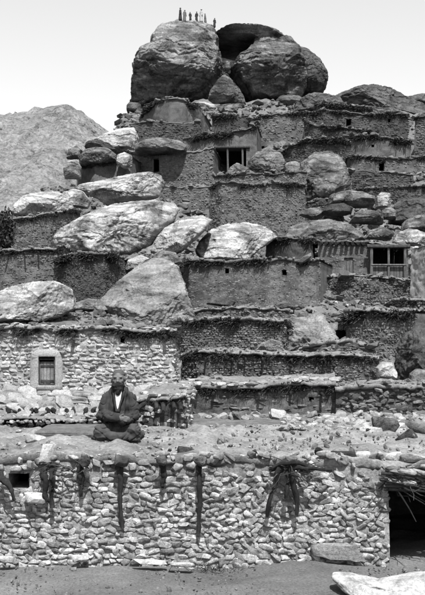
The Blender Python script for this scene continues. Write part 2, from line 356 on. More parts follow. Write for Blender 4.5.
# ------------------------------------------------------------------ houses and walls
def densify(pts, step):
    pts = np.array(pts, float); W3 = np.array([P(a, 0, d) for a, b, c_, d in pts])[:, :2]
    seg = np.linalg.norm(np.diff(W3, axis=0), axis=1); s = np.concatenate([[0], np.cumsum(seg)])
    n = max(3, int(s[-1]/step)+1); t = np.linspace(0, s[-1], n)
    x = np.interp(t, s, W3[:, 0]); y = np.interp(t, s, W3[:, 1])
    zt = np.array([P(0, b, d)[2] for a, b, c_, d in pts]); zb = np.array([P(0, c_, d)[2] for a, b, c_, d in pts])
    return t, x, y, np.interp(t, s, zt), np.interp(t, s, zb)
def house(name, label, cat, pts, depth, wall='wall_mid', stone='stone_mid', roof='roof_mid', course=None, fringe=1., over=.15,
          rough=.05, holes=(), beams=(), slabs=0, slab_mat='slab', stuff_stones=0, rise=0., group=None, thick=.12, roofed=True, tilt=.25,
          parts=0, bury=.7, cover=1., stone_sub=ST1, beam_len=.3, beam_rad=.045, brushdens=1., seed=1, reveal=.3, bat=.05, proud=.8, fine=.05, face=None):
    Ym = float(np.mean([p[3] for p in pts])); pxm = Ym/FPX            # metres per photograph pixel
    st = max(fine, 1.3*pxm)
    t, x, y, zt, zb = densify(pts, st); n = len(t)
    zt = zt+1.7*pxm*fbm(np.stack([t/(26*pxm), 0*t, 0*t+seed], 1), 4, seed, .6); zb = zb-bury
    xm = float(x.mean()); base = (xm, float(y.mean()), float(zb.min())+bury)
    root = empty(name, base); tag(root, label, cat, group)
    dx = np.gradient(x); dy = np.gradient(y); l = np.hypot(dx, dy); nxv = dy/l; nyv = -dx/l         # outward normal, towards the camera
    flip = np.where(nyv > 0, -1, 1); nxv *= flip; nyv *= flip
    avn = np.array([nxv.mean(), nyv.mean()]); avn /= np.linalg.norm(avn)
    if face: avn = np.array(face, float)
    H = float((zt-zb).max()); m_ = max(4, int(H/st)+1)
    v = np.linspace(0, 1, m_)
    XX = np.repeat(x[None], m_, 0); YY = np.repeat(y[None], m_, 0); ZZ = zb[None]+(zt-zb)[None]*v[:, None]
    q = np.stack([XX.ravel(), YY.ravel(), ZZ.ravel()], 1)
    d = rough*fbm(q/(9*pxm), 4, seed+5)+rough*.5*vnoise(q/(2.5*pxm), seed+9)
    NX = np.repeat(nxv[None], m_, 0).ravel(); NY = np.repeat(nyv[None], m_, 0).ravel()
    batter = (1-np.repeat(v[:, None], n, 1).ravel())*bat*H
    qd = q.copy(); qd[:, 0] += NX*(d+batter); qd[:, 1] += NY*(d+batter)
    idx = (np.arange(m_-1)[:, None]*n+np.arange(n-1)[None, :]).ravel()
    Fw = np.stack([idx, idx+1, idx+n+1, idx+n], 1)
    cen = qd[Fw].mean(1); cpx = CX+cen[:, 0]*FPX/cen[:, 1]; cpy = HY-(cen[:, 2]-CAMZ)*FPX/cen[:, 1]
    keep = np.ones(len(Fw), bool)
    for h in holes: keep &= ~((cpx > h[0]) & (cpx < h[1]) & (cpy > h[2]) & (cpy < h[3]))
    Fw = Fw[keep]
    back = np.array([-avn[0]*depth, -avn[1]*depth])
    # side and back walls close the body
    vv = [qd]; ff = [Fw]; off = len(qd)
    for e in (0, n-1):
        a = qd.reshape(m_, n, 3)[:, e]; bq = a.copy(); bq[:, :2] += back
        bq[:, 2] = a[:, 2]+rise*v; k = np.arange(m_-1)
        vv.append(np.concatenate([a, bq])); ff.append(np.stack([off+k, off+k+1, off+m_+k+1, off+m_+k], 1)); off += 2*m_
    a = np.stack([x+back[0], y+back[1], zb], 1); bq = np.stack([x+back[0], y+back[1], zt+rise], 1); k = np.arange(n-1)
    vv.append(np.concatenate([a, bq])); ff.append(np.stack([off+k, off+k+1, off+n+k+1, off+n+k], 1)); off += 2*n
    for h in holes:                                                   # reveals
        hy = np.interp((h[0]+h[1])/2, [p[0] for p in pts], [p[3] for p in pts])
        c4 = [P(h[0], h[3], hy), P(h[1], h[3], hy), P(h[1], h[2], hy), P(h[0], h[2], hy)]
        o4 = [c+np.array([avn[0], avn[1], 0])*.02 for c in c4]; i4 = [c-np.array([avn[0], avn[1], 0])*reveal for c in c4]
        vv.append(np.array(o4+i4)); ff.append(np.array([(off+k, off+(k+1) % 4, off+4+(k+1) % 4, off+4+k) for k in range(4)])); off += 8
    wo = link('wall', mesh('wall', np.concatenate(vv), np.concatenate(ff)), M[wall], root)
    info = dict(root=root, wall=wo, avn=avn, x=x, y=y, zt=zt, zb=zb, t=t, pxm=pxm, Y=Ym, nx=nxv, ny=nyv, depth=depth, rise=rise)
    def on_wall(px, py):
        s_ = np.interp(px, CX+x*FPX/y, np.arange(n)); i = int(round(float(s_))); i = min(max(i, 0), n-1)
        return np.array([x[i], y[i], CAMZ+(HY-py)*y[i]/FPX]), np.array([nxv[i], nyv[i], 0])
    info['on'] = on_wall
    if course:                                                        # masonry: stones bedded in courses
        if Ym > 40: course = (course[0]*.85, course[1]*.82); proud *= .75
        sl_, sh_ = course[0]*pxm, course[1]*pxm
        T = []; Sx = []; rot = []; Q0 = []; NQ = []
        z0 = float(zb.min()+bury*.7); row = 0
        while z0 < zt.max():
            s0 = RNG.uniform(0, sl_)
            lean0 = tilt*(1 if row % 2 else -1)
            while s0 < t[-1]:
                ln = sl_*RNG.uniform(.5, 1.5); lean = lean0*(1 if not parts else (.45 if s0 < t[-1]*.5 else 1.))
                i = min(int(np.searchsorted(t, s0+ln/2)), n-1)
                zz = z0+.35*sh_*math.sin(s0/(14*sl_)*6.28+row)*.5+RNG.normal(0, .12*sh_)
                if zz < zt[i]-sh_*.5 and (not parts or RNG.random() < (zt[i]-zz)/.16+.15) and zz > zb[i]+bury*.5 and RNG.random() < cover:
                    frac = 1-(zz-zb[i])/(zt[i]-zb[i])
                    bt = bat*H*frac
                    e_ = bt-(1-proud)*.25*sh_+RNG.normal(0, .09*sh_); T.append((x[i]+nxv[i]*e_, y[i]+nyv[i]*e_, zz)); Q0.append((x[i], y[i], zz)); NQ.append((nxv[i], nyv[i]))
                    big_ = 1. if not parts else (1.08+.22*max(0., vnoise(np.array([[s0/.3, z0/.2, 3.]]))[0])); Sx.append((ln*.52*big_, RNG.uniform(.45, .7)*sh_*proud, sh_*RNG.uniform(.38, .6)*big_))
                    rot.append((RNG.normal(0, .12), lean*RNG.uniform(.2, 1.6)+RNG.normal(0, .12), math.atan2(dy[i], dx[i])+RNG.normal(0, .16)))
                s0 += ln*RNG.uniform(.92, 1.05)
            z0 += sh_*RNG.uniform(.92, 1.08); row += 1
        T = np.array(T); Sx = np.array(Sx); rot = np.array(rot); Q0 = np.array(Q0); T[:, :2] += np.array(NQ)*(rough*fbm(Q0/(9*pxm), 4, seed+5)+rough*.5*vnoise(Q0/(2.5*pxm), seed+9))[:, None]
        cpx = CX+T[:, 0]*FPX/T[:, 1]; cpy = HY-(T[:, 2]-CAMZ)*FPX/T[:, 1]; k = np.ones(len(T), bool)
        for h in holes: k &= ~((cpx > h[0]-course[0]*.3) & (cpx < h[1]+course[0]*.3) & (cpy > h[2]-course[1]*.3) & (cpy < h[3]+course[1]*.3))
        T, Sx, rot, cpx, cpy = T[k], Sx[k], rot[k], cpx[k], cpy[k]
        Rm = eul(rot[:, 0], rot[:, 1], rot[:, 2])
        isp = np.zeros(len(T), bool)
        if parts:
            vis = np.where((cpx > -4) & (cpx < 429) & (cpy < 566))[0]; big = vis[np.argsort(-(Sx[vis, 0]*Sx[vis, 2]))][:parts]; isp[big] = True
            ms = []
            for tv, tf in ST2:
                mm = mesh('stone', tv, tf, True, None, 38); mm.materials.append(M[stone]); ms.append(mm)
            for i in big:
                o = bpy.data.objects.new('stone', random.choice(ms)); C.objects.link(o); o.parent = wo
                mx = Matrix([list(Rm[i][a_]*Sx[i])+[T[i][a_]] for a_ in range(3)]+[[0, 0, 0, 1]]); o.matrix_basis = mx
        r_ = ~isp
        if r_.sum():
            mk = stone if stone != 'stone_front' else 'stone_front_joined'
            link('masonry', scatter('masonry', T[r_], Rm[r_], Sx[r_], stone_sub), M[mk], root, 'stuff')
    if roofed:
        nd = max(4, int(depth/max(st, depth/60))); lipw = 12 if parts else 5; fs = max(2.2*pxm, 2.4*depth/nd, 2*st)
        th = thick
        xs2 = np.concatenate([[x[0]-.1*pxm*10], x, [x[-1]+.1*pxm*10]]); ys2 = np.concatenate([[y[0]], y, [y[-1]]]); zs2 = np.concatenate([[zt[0]], zt, [zt[-1]]])
        lx = fbm(np.stack([xs2/(lipw*pxm), ys2/(lipw*pxm), 0*xs2], 1), 4, seed+17, .6)
        over_ = over*.45; th = thick*.7; ov = over_*(1+.7*lx)
        rows = []
        for (dd, dz) in [(-1, -th), (-1.0, -th*.35), (-.85, -th*.08), (-.55, 0)]:
            rows.append(np.stack([xs2+avn[0]*(-dd)*ov, ys2+avn[1]*(-dd)*ov, zs2+th+dz+.35*th*lx], 1))
        for k in range(nd+1):
            f_ = k/nd
            rows.append(np.stack([xs2+back[0]*f_, ys2+back[1]*f_, zs2+th+rise*f_], 1))
        rows.append(np.stack([xs2+back[0], ys2+back[1], zs2+rise], 1))
        rows.append(np.stack([xs2-avn[0]*.0, ys2-avn[1]*.0, zs2-.004], 1))     # underside
        rv = np.concatenate(rows); nr = len(rows); nn = len(xs2)
        rv[:, 2] += np.where(np.arange(len(rv)) < nn*(nr-2), .5*th*fbm(rv/max(9*pxm, 3*fs), 2, seed+23)+(.55 if parts else .4)*th*vnoise(rv/fs, seed+3)+.3*th*vnoise(rv/(fs*2.1), seed+4), 0)
        ix = (np.arange(nr-1)[:, None]*nn+np.arange(nn-1)[None, :]).ravel()
        rf = np.concatenate([np.stack([ix, ix+1, ix+nn+1, ix+nn], 1), np.stack([np.arange(nn-1)+nn*(nr-1), np.arange(1, nn)+nn*(nr-1), np.arange(1, nn), np.arange(nn-1)], 1)])
        info['roof'] = link('roof', mesh('roof', rv, rf), M[roof], root)
        if fringe:
            sc = pxm*fringe
            k = int(t[-1]/pxm*13.*brushdens); s_ = RNG.uniform(0, t[-1], k)
            cl = .42+.95*fbm(np.stack([s_/(15*pxm), 0*s_, 0*s_], 1), 4, seed+31, .6)
            px_, py_, z_ = np.interp(s_, t, x), np.interp(s_, t, y), np.interp(s_, t, zt)
            ln = np.clip(cl, .12, 1.5)*RNG.uniform(1.2, 4.4, k)*sc*np.where(RNG.random(k) < .03, 2.2, 1)
            ang = RNG.normal(0, .55, k); dr = -np.abs(RNG.normal(.12, .32, k))
            D = np.stack([avn[0]*np.cos(ang)-avn[1]*np.sin(ang), avn[1]*np.cos(ang)+avn[0]*np.sin(ang), dr], 1)
            T = np.stack([px_-avn[0]*.5*over, py_-avn[1]*.5*over, z_+(RNG.uniform(-1, .5, k)*(.8+1.9*np.clip(cl, 0, 1.2)))*sc+th*.1], 1)
            wd = RNG.uniform(5, 17, k)*sc*np.where(cl < .12, .0, 1)
            ok_ = cl > .08; Sc = np.stack([ln+over*RNG.uniform(.4, 1.1, k), wd, wd], 1)[ok_]; T = T[ok_]; D = D[ok_]
            link('brushwood', scatter('brushwood', T, frame_from(D), Sc, TW), M['brush'], root, 'stuff')
        if slabs:                                                     # flat stones weighting the roof edge: pieces one can pick apart
            ms = []
            for tv, tf in (ST1 if slabs < 0 else ST2)[:8]:
                mm = mesh('roof_stone', tv, tf, True, None, 38); mm.materials.append(M[slab_mat]); ms.append(mm)
            for _ in range(abs(slabs)):
                i = random.randrange(n); f_ = random.random()**2*.5; w_ = random.uniform(4, 9)*pxm
                o = bpy.data.objects.new('roof_stone', random.choice(ms)); C.objects.link(o); o.parent = info['roof']
                o.matrix_basis = Matrix.Translation((x[i]+back[0]*f_+avn[0]*over*.3, y[i]+back[1]*f_+avn[1]*over*.3, zt[i]+th+rise*f_+.8*pxm)) @ Matrix.Rotation(random.uniform(0, 6.28), 4, 'Z') @ Matrix.Rotation(random.gauss(0, .15), 4, 'X') @ Matrix.Diagonal((w_, w_*random.uniform(.5, .8), w_*random.uniform(.2, .38), 1))
        if stuff_stones is not None:
            k = max(stuff_stones, int(t[-1]/pxm*.9)); s_ = RNG.uniform(0, t[-1], k); f_ = RNG.random(k)**1.6
            T = np.stack([np.interp(s_, t, x)+back[0]*f_+avn[0]*over*.5, np.interp(s_, t, y)+back[1]*f_+avn[1]*over*.5, np.interp(s_, t, zt)+th+rise*f_+.5*pxm], 1)
            w_ = (RNG.gamma(1.6, .8, k)+.6)*pxm
            link('roof_rubble', scatter('roof_rubble', T, eul(RNG.normal(0, .25, k), RNG.normal(0, .25, k), RNG.uniform(0, 6.3, k)), np.stack([w_, w_*.75, w_*.42], 1)), M[stone if stone != 'stone_dark' else 'stone_mid'], root, 'stuff')
    for b in beams:                                                   # (px, py[, length factor, drop])
        p, nn_ = on_wall(b[0], b[1]); L_ = beam_len*(b[2] if len(b) > 2 else 1); dz = b[3] if len(b) > 3 else -.12; sd = b[4] if len(b) > 4 else 0
        path = [p-nn_*.4+np.array([0, 0, .03]), p, p+nn_*L_*.55+np.array([sd*L_*.4, 0, dz*L_*.5]), p+nn_*L_+np.array([sd*L_, 0, dz*L_])]
        link('beam', tube(path, [beam_rad, beam_rad, beam_rad*.95, beam_rad*.85], 8, wob=.06, seed=int(b[0])), M['wood_dark'], root)
    return info

# ------------------------------------------------------------------ boulders
FEET = []
def boulder(label, outline, Y, thick, m='bould_mid', lean=.25, rough=.06, facets=5, res=1., seed=0, name='boulder', flat=.45, strata=0., group=None, cracks=0., edge=.93, ledge=.006, layers=5, slab=0):
    ol = np.array(outline, float); W2 = np.array([P(a, b, Y-.5*thick) for a, b in ol]); xz = W2[:, [0, 2]]
    c = (xz.max(0)+xz.min(0))/2*.5+xz.mean(0)*.5
    na = 240
    th = np.linspace(0, 2*math.pi, na, endpoint=False)
    e0 = xz-c; e1 = np.roll(xz, -1, 0)-c; rad = np.zeros(na)
    for k, a in enumerate(th):
        d = np.array([math.cos(a), math.sin(a)]); best = 0
        den = d[0]*(e1-e0)[:, 1]-d[1]*(e1-e0)[:, 0]
        with np.errstate(all='ignore'):
            tt = (e0[:, 0]*(e1-e0)[:, 1]-e0[:, 1]*(e1-e0)[:, 0])/den; ss = (e0[:, 0]*d[1]-e0[:, 1]*d[0])/den
        ok = (ss >= -1e-6) & (ss <= 1+1e-6) & (tt > 0)
        rad[k] = tt[ok].max() if ok.any() else np.nan
    bad = np.isnan(rad); rad[bad] = np.interp(th[bad], th[~bad], rad[~bad])
    rad = (np.roll(rad, 1)+4*rad+np.roll(rad, -1))/6
    # square grid bent to a disc (no poles), one for the near side and one for the far side, sharing the rim
    n_ = int(78*res); g1 = np.linspace(-1, 1, n_); A_, B_ = np.meshgrid(g1, g1); sm = np.maximum(np.abs(A_), np.abs(B_)).ravel()
    ang = np.arctan2(B_.ravel(), A_.ravel()); ang2 = np.where(np.abs(A_.ravel()) >= np.abs(B_.ravel()), np.where(A_.ravel() >= 0, 0, math.pi)+math.pi/4*B_.ravel()/np.where(A_.ravel() == 0, 1, A_.ravel()), math.pi/2*np.sign(B_.ravel())-math.pi/4*A_.ravel()/np.where(B_.ravel() == 0, 1, B_.ravel()))
    rho = 1-(1-sm)**1.7; rt = np.interp(ang2 % (2*math.pi), np.append(th, 2*math.pi), np.append(rad, rad[0]))
    sp = np.sqrt(np.clip(1-np.clip(rho, 0, 1)**(2/flat), 0, 1))**.85
    fx = c[0]+rho*rt*np.cos(ang2); fz = c[1]+rho*rt*np.sin(ang2)
    v = np.concatenate([np.stack([fx, Y-thick*sp, fz], 1), np.stack([fx, Y+thick*sp, fz], 1)])
    v[:, [0, 2]] = c+(v[:, [0, 2]]-c)*1.02
    size = float(np.ptp(xz, axis=0).mean()); cc = np.array([c[0], Y, c[1]])
    rr = np.random.default_rng(seed+101)
    ex = np.array([max(np.ptp(xz[:, 0])/2, .1), thick, max(np.ptp(xz[:, 1])/2, .1)])
    if slab:                                           # split slab: one broad upper face, one or two broken sides
        for nn3, fr in (((-.18, -.52, .83), .60), ((.30, -.93, -.12), .62), ((.72, -.62, -.32), .66), ((-.62, -.75, .05), .74)):
            nrm = np.array(nn3)+rr.normal(0, .10, 3); nrm /= np.linalg.norm(nrm); d = (v-cc)@nrm
            v = v-np.outer(np.maximum(d-d.max()*fr, 0)*.96, nrm)
    for k in range(facets*(2 if slab else 4)):         # planar breaks all over the near side
        pv = v[rr.integers(len(v))]-cc
        if pv[1] > .25*thick: continue
        nrm = pv/ex**2; nrm /= np.linalg.norm(nrm); nrm = nrm+rr.normal(0, .22, 3); nrm /= np.linalg.norm(nrm)
        d = (v-cc)@nrm; lim = min(d.max(), pv@nrm)*rr.uniform(.90, .985)
        lim = max(lim, d.max()*(edge if abs(nrm[1]) < .5 else .74))
        v = v-np.outer(np.maximum(d-lim, 0)*.97, nrm)
    dirs = v-cc; dl = np.linalg.norm(dirs, axis=1)[:, None]; dn = dirs/np.maximum(dl, 1e-6)
    q = v/size*2.2+seed*5.3
    q2 = q+.25*np.stack([fbm(q*2, 3, seed+40), fbm(q*2, 3, seed+41), fbm(q*2, 3, seed+42)], 1)
    disp = rough*size*(fbm(q, 4, seed)*.35-.40*np.abs(fbm(q2*1.9+9, 5, seed+4, .62)))+.007*size*fbm(q2*9, 4, seed+6, .7)
    strata = strata or .008; cracks = cracks or .008
    w_ = q2*np.array([.35, .35, 3.2]); w_[:, 2] += .25*q[:, 0]*rr.normal()+.35*fbm(q*.6, 3, seed+8)
    disp += strata*size*(-np.exp(-(np.abs(vnoise(w_, seed+12))*14)**2))
    lz = (v[:, 2]-v[:, 2].min())/max(np.ptp(v[:, 2]), .1)*layers+.55*fbm(q*.8, 3, seed+50)+.25*rr.normal()*q[:, 0]+.12*fbm(q2*3, 3, seed+51)
    lf_ = lz-np.floor(lz); disp += ledge*size*(np.where(lf_ > .12, lf_**.6, lf_/.12*.28)-.6)*(.6+.6*_h(np.floor(lz), 0*lz, 0*lz, seed))
    disp -= cracks*size*np.exp(-(np.abs(fbm(q2*.8+3, 2, seed+15))*18)**2)
    v = v+dn*disp[:, None]
    v[:, 1] += lean*(v[:, 2]-c[1])
    NN = n_*n_; rim = sm > 1-1e-9; mp_ = np.arange(2*NN); mp_[NN:][rim] = np.arange(NN)[rim]
    ix = (np.arange(n_-1)[:, None]*n_+np.arange(n_-1)[None, :]).ravel()
    f0 = np.stack([ix, ix+1, ix+n_+1, ix+n_], 1); f = mp_[np.concatenate([f0, (f0+NN)[:, ::-1]])]
    base = np.array([c[0], Y, v[:, 2].min()])
    used, inv = np.unique(f, return_inverse=True); me = mesh(name, (v-base)[used], inv.reshape(f.shape))
    if 20 < Y < 100:
        for _ in range(int(16+np.ptp(ol[:, 0])*.7)): FEET.append((c[0]+rr.uniform(-.62, .62)*np.ptp(xz[:, 0]), Y-thick*rr.uniform(.5, 1.25), np.ptp(xz[:, 1]), xz[:, 1].min(), Y, rr.gamma(2, .8)*Y/FPX))
    o = link(name, me, M[m]); o.location = base; tag(o, label, 'boulder' if name == 'boulder' else 'rock', group)
    return o
def ell(x0, x1, y0, y1, seed=0, n=9):
    r = np.random.default_rng(seed+500)
    return [((x0+x1)/2+(x1-x0)/2*math.copysign(abs(math.cos(a))**.75, math.cos(a))*r.uniform(.86, 1.03), (y0+y1)/2-(y1-y0)/2*math.copysign(abs(math.sin(a))**.75, math.sin(a))*r.uniform(.86, 1.03)) for a in np.linspace(0, 2*math.pi, n, endpoint=False)+r.uniform(0, .5)]

# ================================================================== the summit
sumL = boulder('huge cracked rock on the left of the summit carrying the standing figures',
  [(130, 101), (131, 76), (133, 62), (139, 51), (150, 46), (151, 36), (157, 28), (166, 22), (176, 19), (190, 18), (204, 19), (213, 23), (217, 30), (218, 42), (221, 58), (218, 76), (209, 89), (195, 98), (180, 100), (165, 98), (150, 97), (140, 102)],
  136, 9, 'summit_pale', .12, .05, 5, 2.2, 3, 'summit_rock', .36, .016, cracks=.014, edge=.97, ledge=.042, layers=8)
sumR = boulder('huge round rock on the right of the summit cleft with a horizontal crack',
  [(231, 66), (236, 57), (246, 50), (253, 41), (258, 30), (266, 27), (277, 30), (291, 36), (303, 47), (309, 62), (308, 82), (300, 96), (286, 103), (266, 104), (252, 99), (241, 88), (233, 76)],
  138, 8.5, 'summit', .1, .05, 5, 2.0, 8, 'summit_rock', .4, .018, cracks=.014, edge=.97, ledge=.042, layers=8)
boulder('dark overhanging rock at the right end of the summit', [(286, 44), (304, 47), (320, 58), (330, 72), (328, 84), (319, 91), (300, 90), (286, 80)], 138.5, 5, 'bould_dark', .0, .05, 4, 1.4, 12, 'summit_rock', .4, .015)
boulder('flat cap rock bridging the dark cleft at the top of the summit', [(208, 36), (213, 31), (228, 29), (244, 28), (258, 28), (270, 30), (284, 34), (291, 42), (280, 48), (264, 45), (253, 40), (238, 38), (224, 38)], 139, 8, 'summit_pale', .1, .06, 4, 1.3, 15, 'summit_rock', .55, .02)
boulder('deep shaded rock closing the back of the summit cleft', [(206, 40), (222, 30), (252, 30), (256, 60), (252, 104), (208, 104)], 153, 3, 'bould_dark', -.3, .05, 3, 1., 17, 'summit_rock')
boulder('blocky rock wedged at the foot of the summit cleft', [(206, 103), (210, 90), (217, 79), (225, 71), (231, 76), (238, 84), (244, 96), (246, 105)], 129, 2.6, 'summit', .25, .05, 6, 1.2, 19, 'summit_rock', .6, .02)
boulder('small pale stone lodged in the mouth of the summit cleft', ell(224, 231, 60, 71, 3), 131, .7, 'bould_mid', .2, .05, 4, .6, 21)
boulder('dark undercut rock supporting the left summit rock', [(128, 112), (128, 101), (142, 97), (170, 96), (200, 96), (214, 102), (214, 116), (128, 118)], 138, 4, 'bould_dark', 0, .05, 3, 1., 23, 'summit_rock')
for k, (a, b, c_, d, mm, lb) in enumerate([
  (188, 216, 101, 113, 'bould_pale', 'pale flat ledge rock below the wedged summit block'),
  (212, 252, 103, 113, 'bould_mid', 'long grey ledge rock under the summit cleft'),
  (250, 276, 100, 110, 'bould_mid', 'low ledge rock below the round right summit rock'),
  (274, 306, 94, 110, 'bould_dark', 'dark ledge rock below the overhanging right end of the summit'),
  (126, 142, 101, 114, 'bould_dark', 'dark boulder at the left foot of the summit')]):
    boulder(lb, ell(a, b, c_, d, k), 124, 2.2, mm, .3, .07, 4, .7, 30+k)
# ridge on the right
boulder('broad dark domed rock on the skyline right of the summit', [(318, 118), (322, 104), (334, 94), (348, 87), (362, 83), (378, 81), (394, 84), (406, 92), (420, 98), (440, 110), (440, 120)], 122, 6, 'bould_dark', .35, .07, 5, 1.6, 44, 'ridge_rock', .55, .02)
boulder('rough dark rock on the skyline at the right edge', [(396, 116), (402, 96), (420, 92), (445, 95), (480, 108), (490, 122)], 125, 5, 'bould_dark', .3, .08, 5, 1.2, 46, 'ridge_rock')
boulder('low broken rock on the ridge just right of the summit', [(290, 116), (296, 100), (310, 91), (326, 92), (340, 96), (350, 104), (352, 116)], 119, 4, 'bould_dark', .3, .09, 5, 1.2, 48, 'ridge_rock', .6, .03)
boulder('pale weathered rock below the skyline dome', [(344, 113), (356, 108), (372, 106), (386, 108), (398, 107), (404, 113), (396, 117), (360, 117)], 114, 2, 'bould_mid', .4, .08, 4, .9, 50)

# ================================================================== upper village
house('round_house', 'pale mud round house with arched brushwood roof under the summit', 'house',
  [(138, 122, 130, 108), (146, 110, 128, 105), (156, 103, 127, 102), (170, 100, 127, 100.5), (186, 101, 127, 101), (197, 106, 127, 103.5), (205, 117, 128, 107)], 6, 'wall_pale' if False else 'wall_mid', fringe=1.1, rough=.06, stone='stone_mid', thick=.25, over=.3, seed=2)
house('rubble_wall', 'low rubble wall below the round house', 'wall', [(130, 124, 142, 96), (165, 122, 142, 95.5), (200, 124, 142, 96)], 2.5, 'wall_dark', 'stone_dark', 'roof_mid', course=(3.4, 2.6), fringe=0, rough=.08, seed=3)
house('terrace_house', 'small dark house right of the round house below the ledge', 'house', [(212, 116, 136, 104), (247, 115, 134, 103)], 4, 'wall_dark', 'stone_dark', 'roof_dark', fringe=1, rough=.06, thick=.2, over=.3, course=(3, 2.2), cover=.5, seed=4)
house('terrace_house', 'wide lit house on the top terrace under the right summit rock', 'house', [(250, 121, 140, 102), (262, 117, 140, 101), (285, 115, 139, 101), (308, 114, 137, 102)], 5, 'wall_mid', 'stone_mid', 'roof_dark', course=(3, 2.2), fringe=1.1, rough=.07, thick=.22, over=.35, cover=.7, seed=5)
house('terrace_house', 'topmost terrace house right of centre with stepped roof line', 'house', [(300, 114, 132, 103), (330, 112, 130, 104), (372, 114, 131, 104), (408, 115, 138, 103)], 5, 'wall_dark', 'stone_dark', 'roof_dark', course=(3, 2.2), fringe=1, rough=.06, thick=.22, over=.35, cover=.7, seed=6, holes=[(346, 351, 119, 126), (388, 391, 119, 122)])
house('terrace_house', 'second terrace house right of centre with long level roof', 'house', [(304, 118, 140, 99.5), (314, 127, 145, 98), (342, 128, 146, 97), (372, 130, 146, 97), (376, 131, 142, 97.5)], 4, 'wall_dark', 'stone_dark', 'roof_dark', course=(3, 2.2), fringe=1, rough=.06, thick=.22, over=.35, cover=.7, seed=7)
house('terrace_house', 'pale plastered house on the upper right beside the dark gap', 'house', [(344, 136, 160, 94), (372, 138, 160, 93), (411, 141, 160, 93)], 4, 'wall_mid', 'stone_mid', 'roof_dark', fringe=1.1, rough=.05, thick=.22, over=.35, holes=[(371, 374, 144, 147), (394, 397, 143, 146)], seed=8)
house('terrace_house', 'tall dark house at the upper right edge beyond the gap', 'house', [(415, 118, 162, 97), (440, 116, 165, 95), (480, 120, 170, 95)], 6, 'wall_mid', 'stone_mid', 'roof_dark', course=(3.2, 2.4), fringe=1, thick=.22, over=.3, seed=9)
house('terrace_house', 'house on the third right terrace with small square window', 'house', [(350, 157, 182, 88), (385, 157, 182, 87), (424, 159, 182, 87), (450, 160, 185, 88)], 4, 'wall_mid', 'stone_mid', 'roof_dark', course=(3, 2.2), cover=.5, fringe=1.2, thick=.22, over=.3, holes=[(379, 384, 163, 171)], seed=10)
house('terrace_house', 'dark house with sloping roof line behind the great smooth boulder', 'house', [(282, 152, 176, 92), (292, 145, 176, 91), (306, 140, 176, 90), (338, 138, 176, 90), (350, 142, 178, 91)], 4, 'wall_dark', 'stone_dark', 'roof_dark', course=(3, 2.2), fringe=1.2, rough=.07, thick=.2, over=.35, seed=11)
h = house('porch_house', 'long mud house with black timber posted porch high in the centre', 'house', [(184, 137, 178, 90), (200, 136, 178, 89), (232, 132, 178, 88.5), (250, 129, 178, 88.5), (256, 124, 178, 89)], 6, 'wall_mid', 'stone_mid', 'roof_dark', fringe=1.2, rough=.06, thick=.22, over=.35, holes=[(213, 246, 148, 176)], reveal=1.6, seed=12)
for a, b in ((213, 176), (228, 168), (243, 170)):
    p0 = P(a, b+4, 88.4); p1 = P(a-.6, 147, 88.4)
    link('post', tube([p0, (p0+p1)/2, p1], .11, 7, wob=.08), M['wood_pale'], h['root'])
p0, p1 = P(208, 147.3, 88.3), P(250, 147, 88.3); link('lintel', tube([p0, p1], .12, 7), M['wood'], h['root'])
boulder('pointed rough rock in front of the high posted porch', [(222, 178), (230, 166), (238, 160), (246, 166), (254, 172), (262, 180)], 83, 1.5, 'bould_mid', .3, .1, 6, .8, 60)
boulder('rounded grey boulder right of the high posted porch', [(246, 176), (249, 160), (256, 151), (270, 147), (282, 152), (286, 163), (284, 176)], 84, 2.2, 'bould_mid', .25, .06, 5, 1., 61)
boulder('small pale boulder beside the dark hollow near the high porch', ell(284, 302, 160, 178, 4), 82, 1.2, 'bould_mid', .3, .06, 4, .7, 62)
boulder('great smooth grey boulder right of centre below the terraces', [(294, 204), (297, 176), (301, 160), (312, 150), (330, 147), (343, 154), (351, 168), (354, 186), (352, 206)], 84, 3.5, 'bould_mid', .35, .04, 4, 1.3, 63, flat=.55)
# two-window building and its neighbours on the left shoulder
h = house('stone_house', 'grey stone house with two small dark framed windows on the left shoulder', 'house', [(128, 153, 200, 86), (160, 153, 200, 84), (190, 151, 198, 84), (213, 149, 198, 85)], 6, 'wall_mid', 'stone_mid', 'roof_mid', course=(3.0, 2.4), cover=.8, fringe=.7, rough=.06, thick=.2, over=.15, holes=[(130, 136.5, 160.5, 170.5), (153.5, 159, 159, 171.5)], seed=13)
for (a, b, t_, u, Yw) in ((130, 136.5, 160.5, 170.5, 85.9), (153.5, 159, 159, 171.5, 84.3)):
    for q in ((a-.6, t_, a-.6, u), (b+.6, t_, b+.6, u)):
        link('window_frame', tube([P(q[0], q[1]-.6, Yw-.18), P(q[2], q[3]+.3, Yw-.18)], .06, 5), M['wood_pale'], h['root'])
    link('lintel', tube([P(a-1.6, t_-.8, Yw-.18), P(b+1.6, t_-.8, Yw-.18)], .09, 5), M['wood'], h['root'])
boulder('long smooth boulder built into the roof above the two small windows', [(134, 153), (135, 143), (146, 138), (165, 137), (180, 139), (187, 145), (186, 153)], 84.5, 2.2, 'bould_mid', .25, .04, 4, 1., 64)
house('terrace_house', 'dark house with shaggy roof edge right of the long smooth boulder', 'house', [(188, 140, 152, 91), (208, 138, 152, 91)], 4, 'wall_dark', 'stone_dark', 'roof_dark', fringe=1.6, thick=.2, over=.4, seed=14)
h = house('lean_house', 'small plastered house with ragged roof fringe on the far left shoulder', 'house', [(78, 167, 182, 83), (95, 163, 182, 81), (130, 158, 182, 82)], 4, 'wall_mid', 'stone_mid', 'roof_mid', fringe=1.6, thick=.18, over=.25, seed=15)
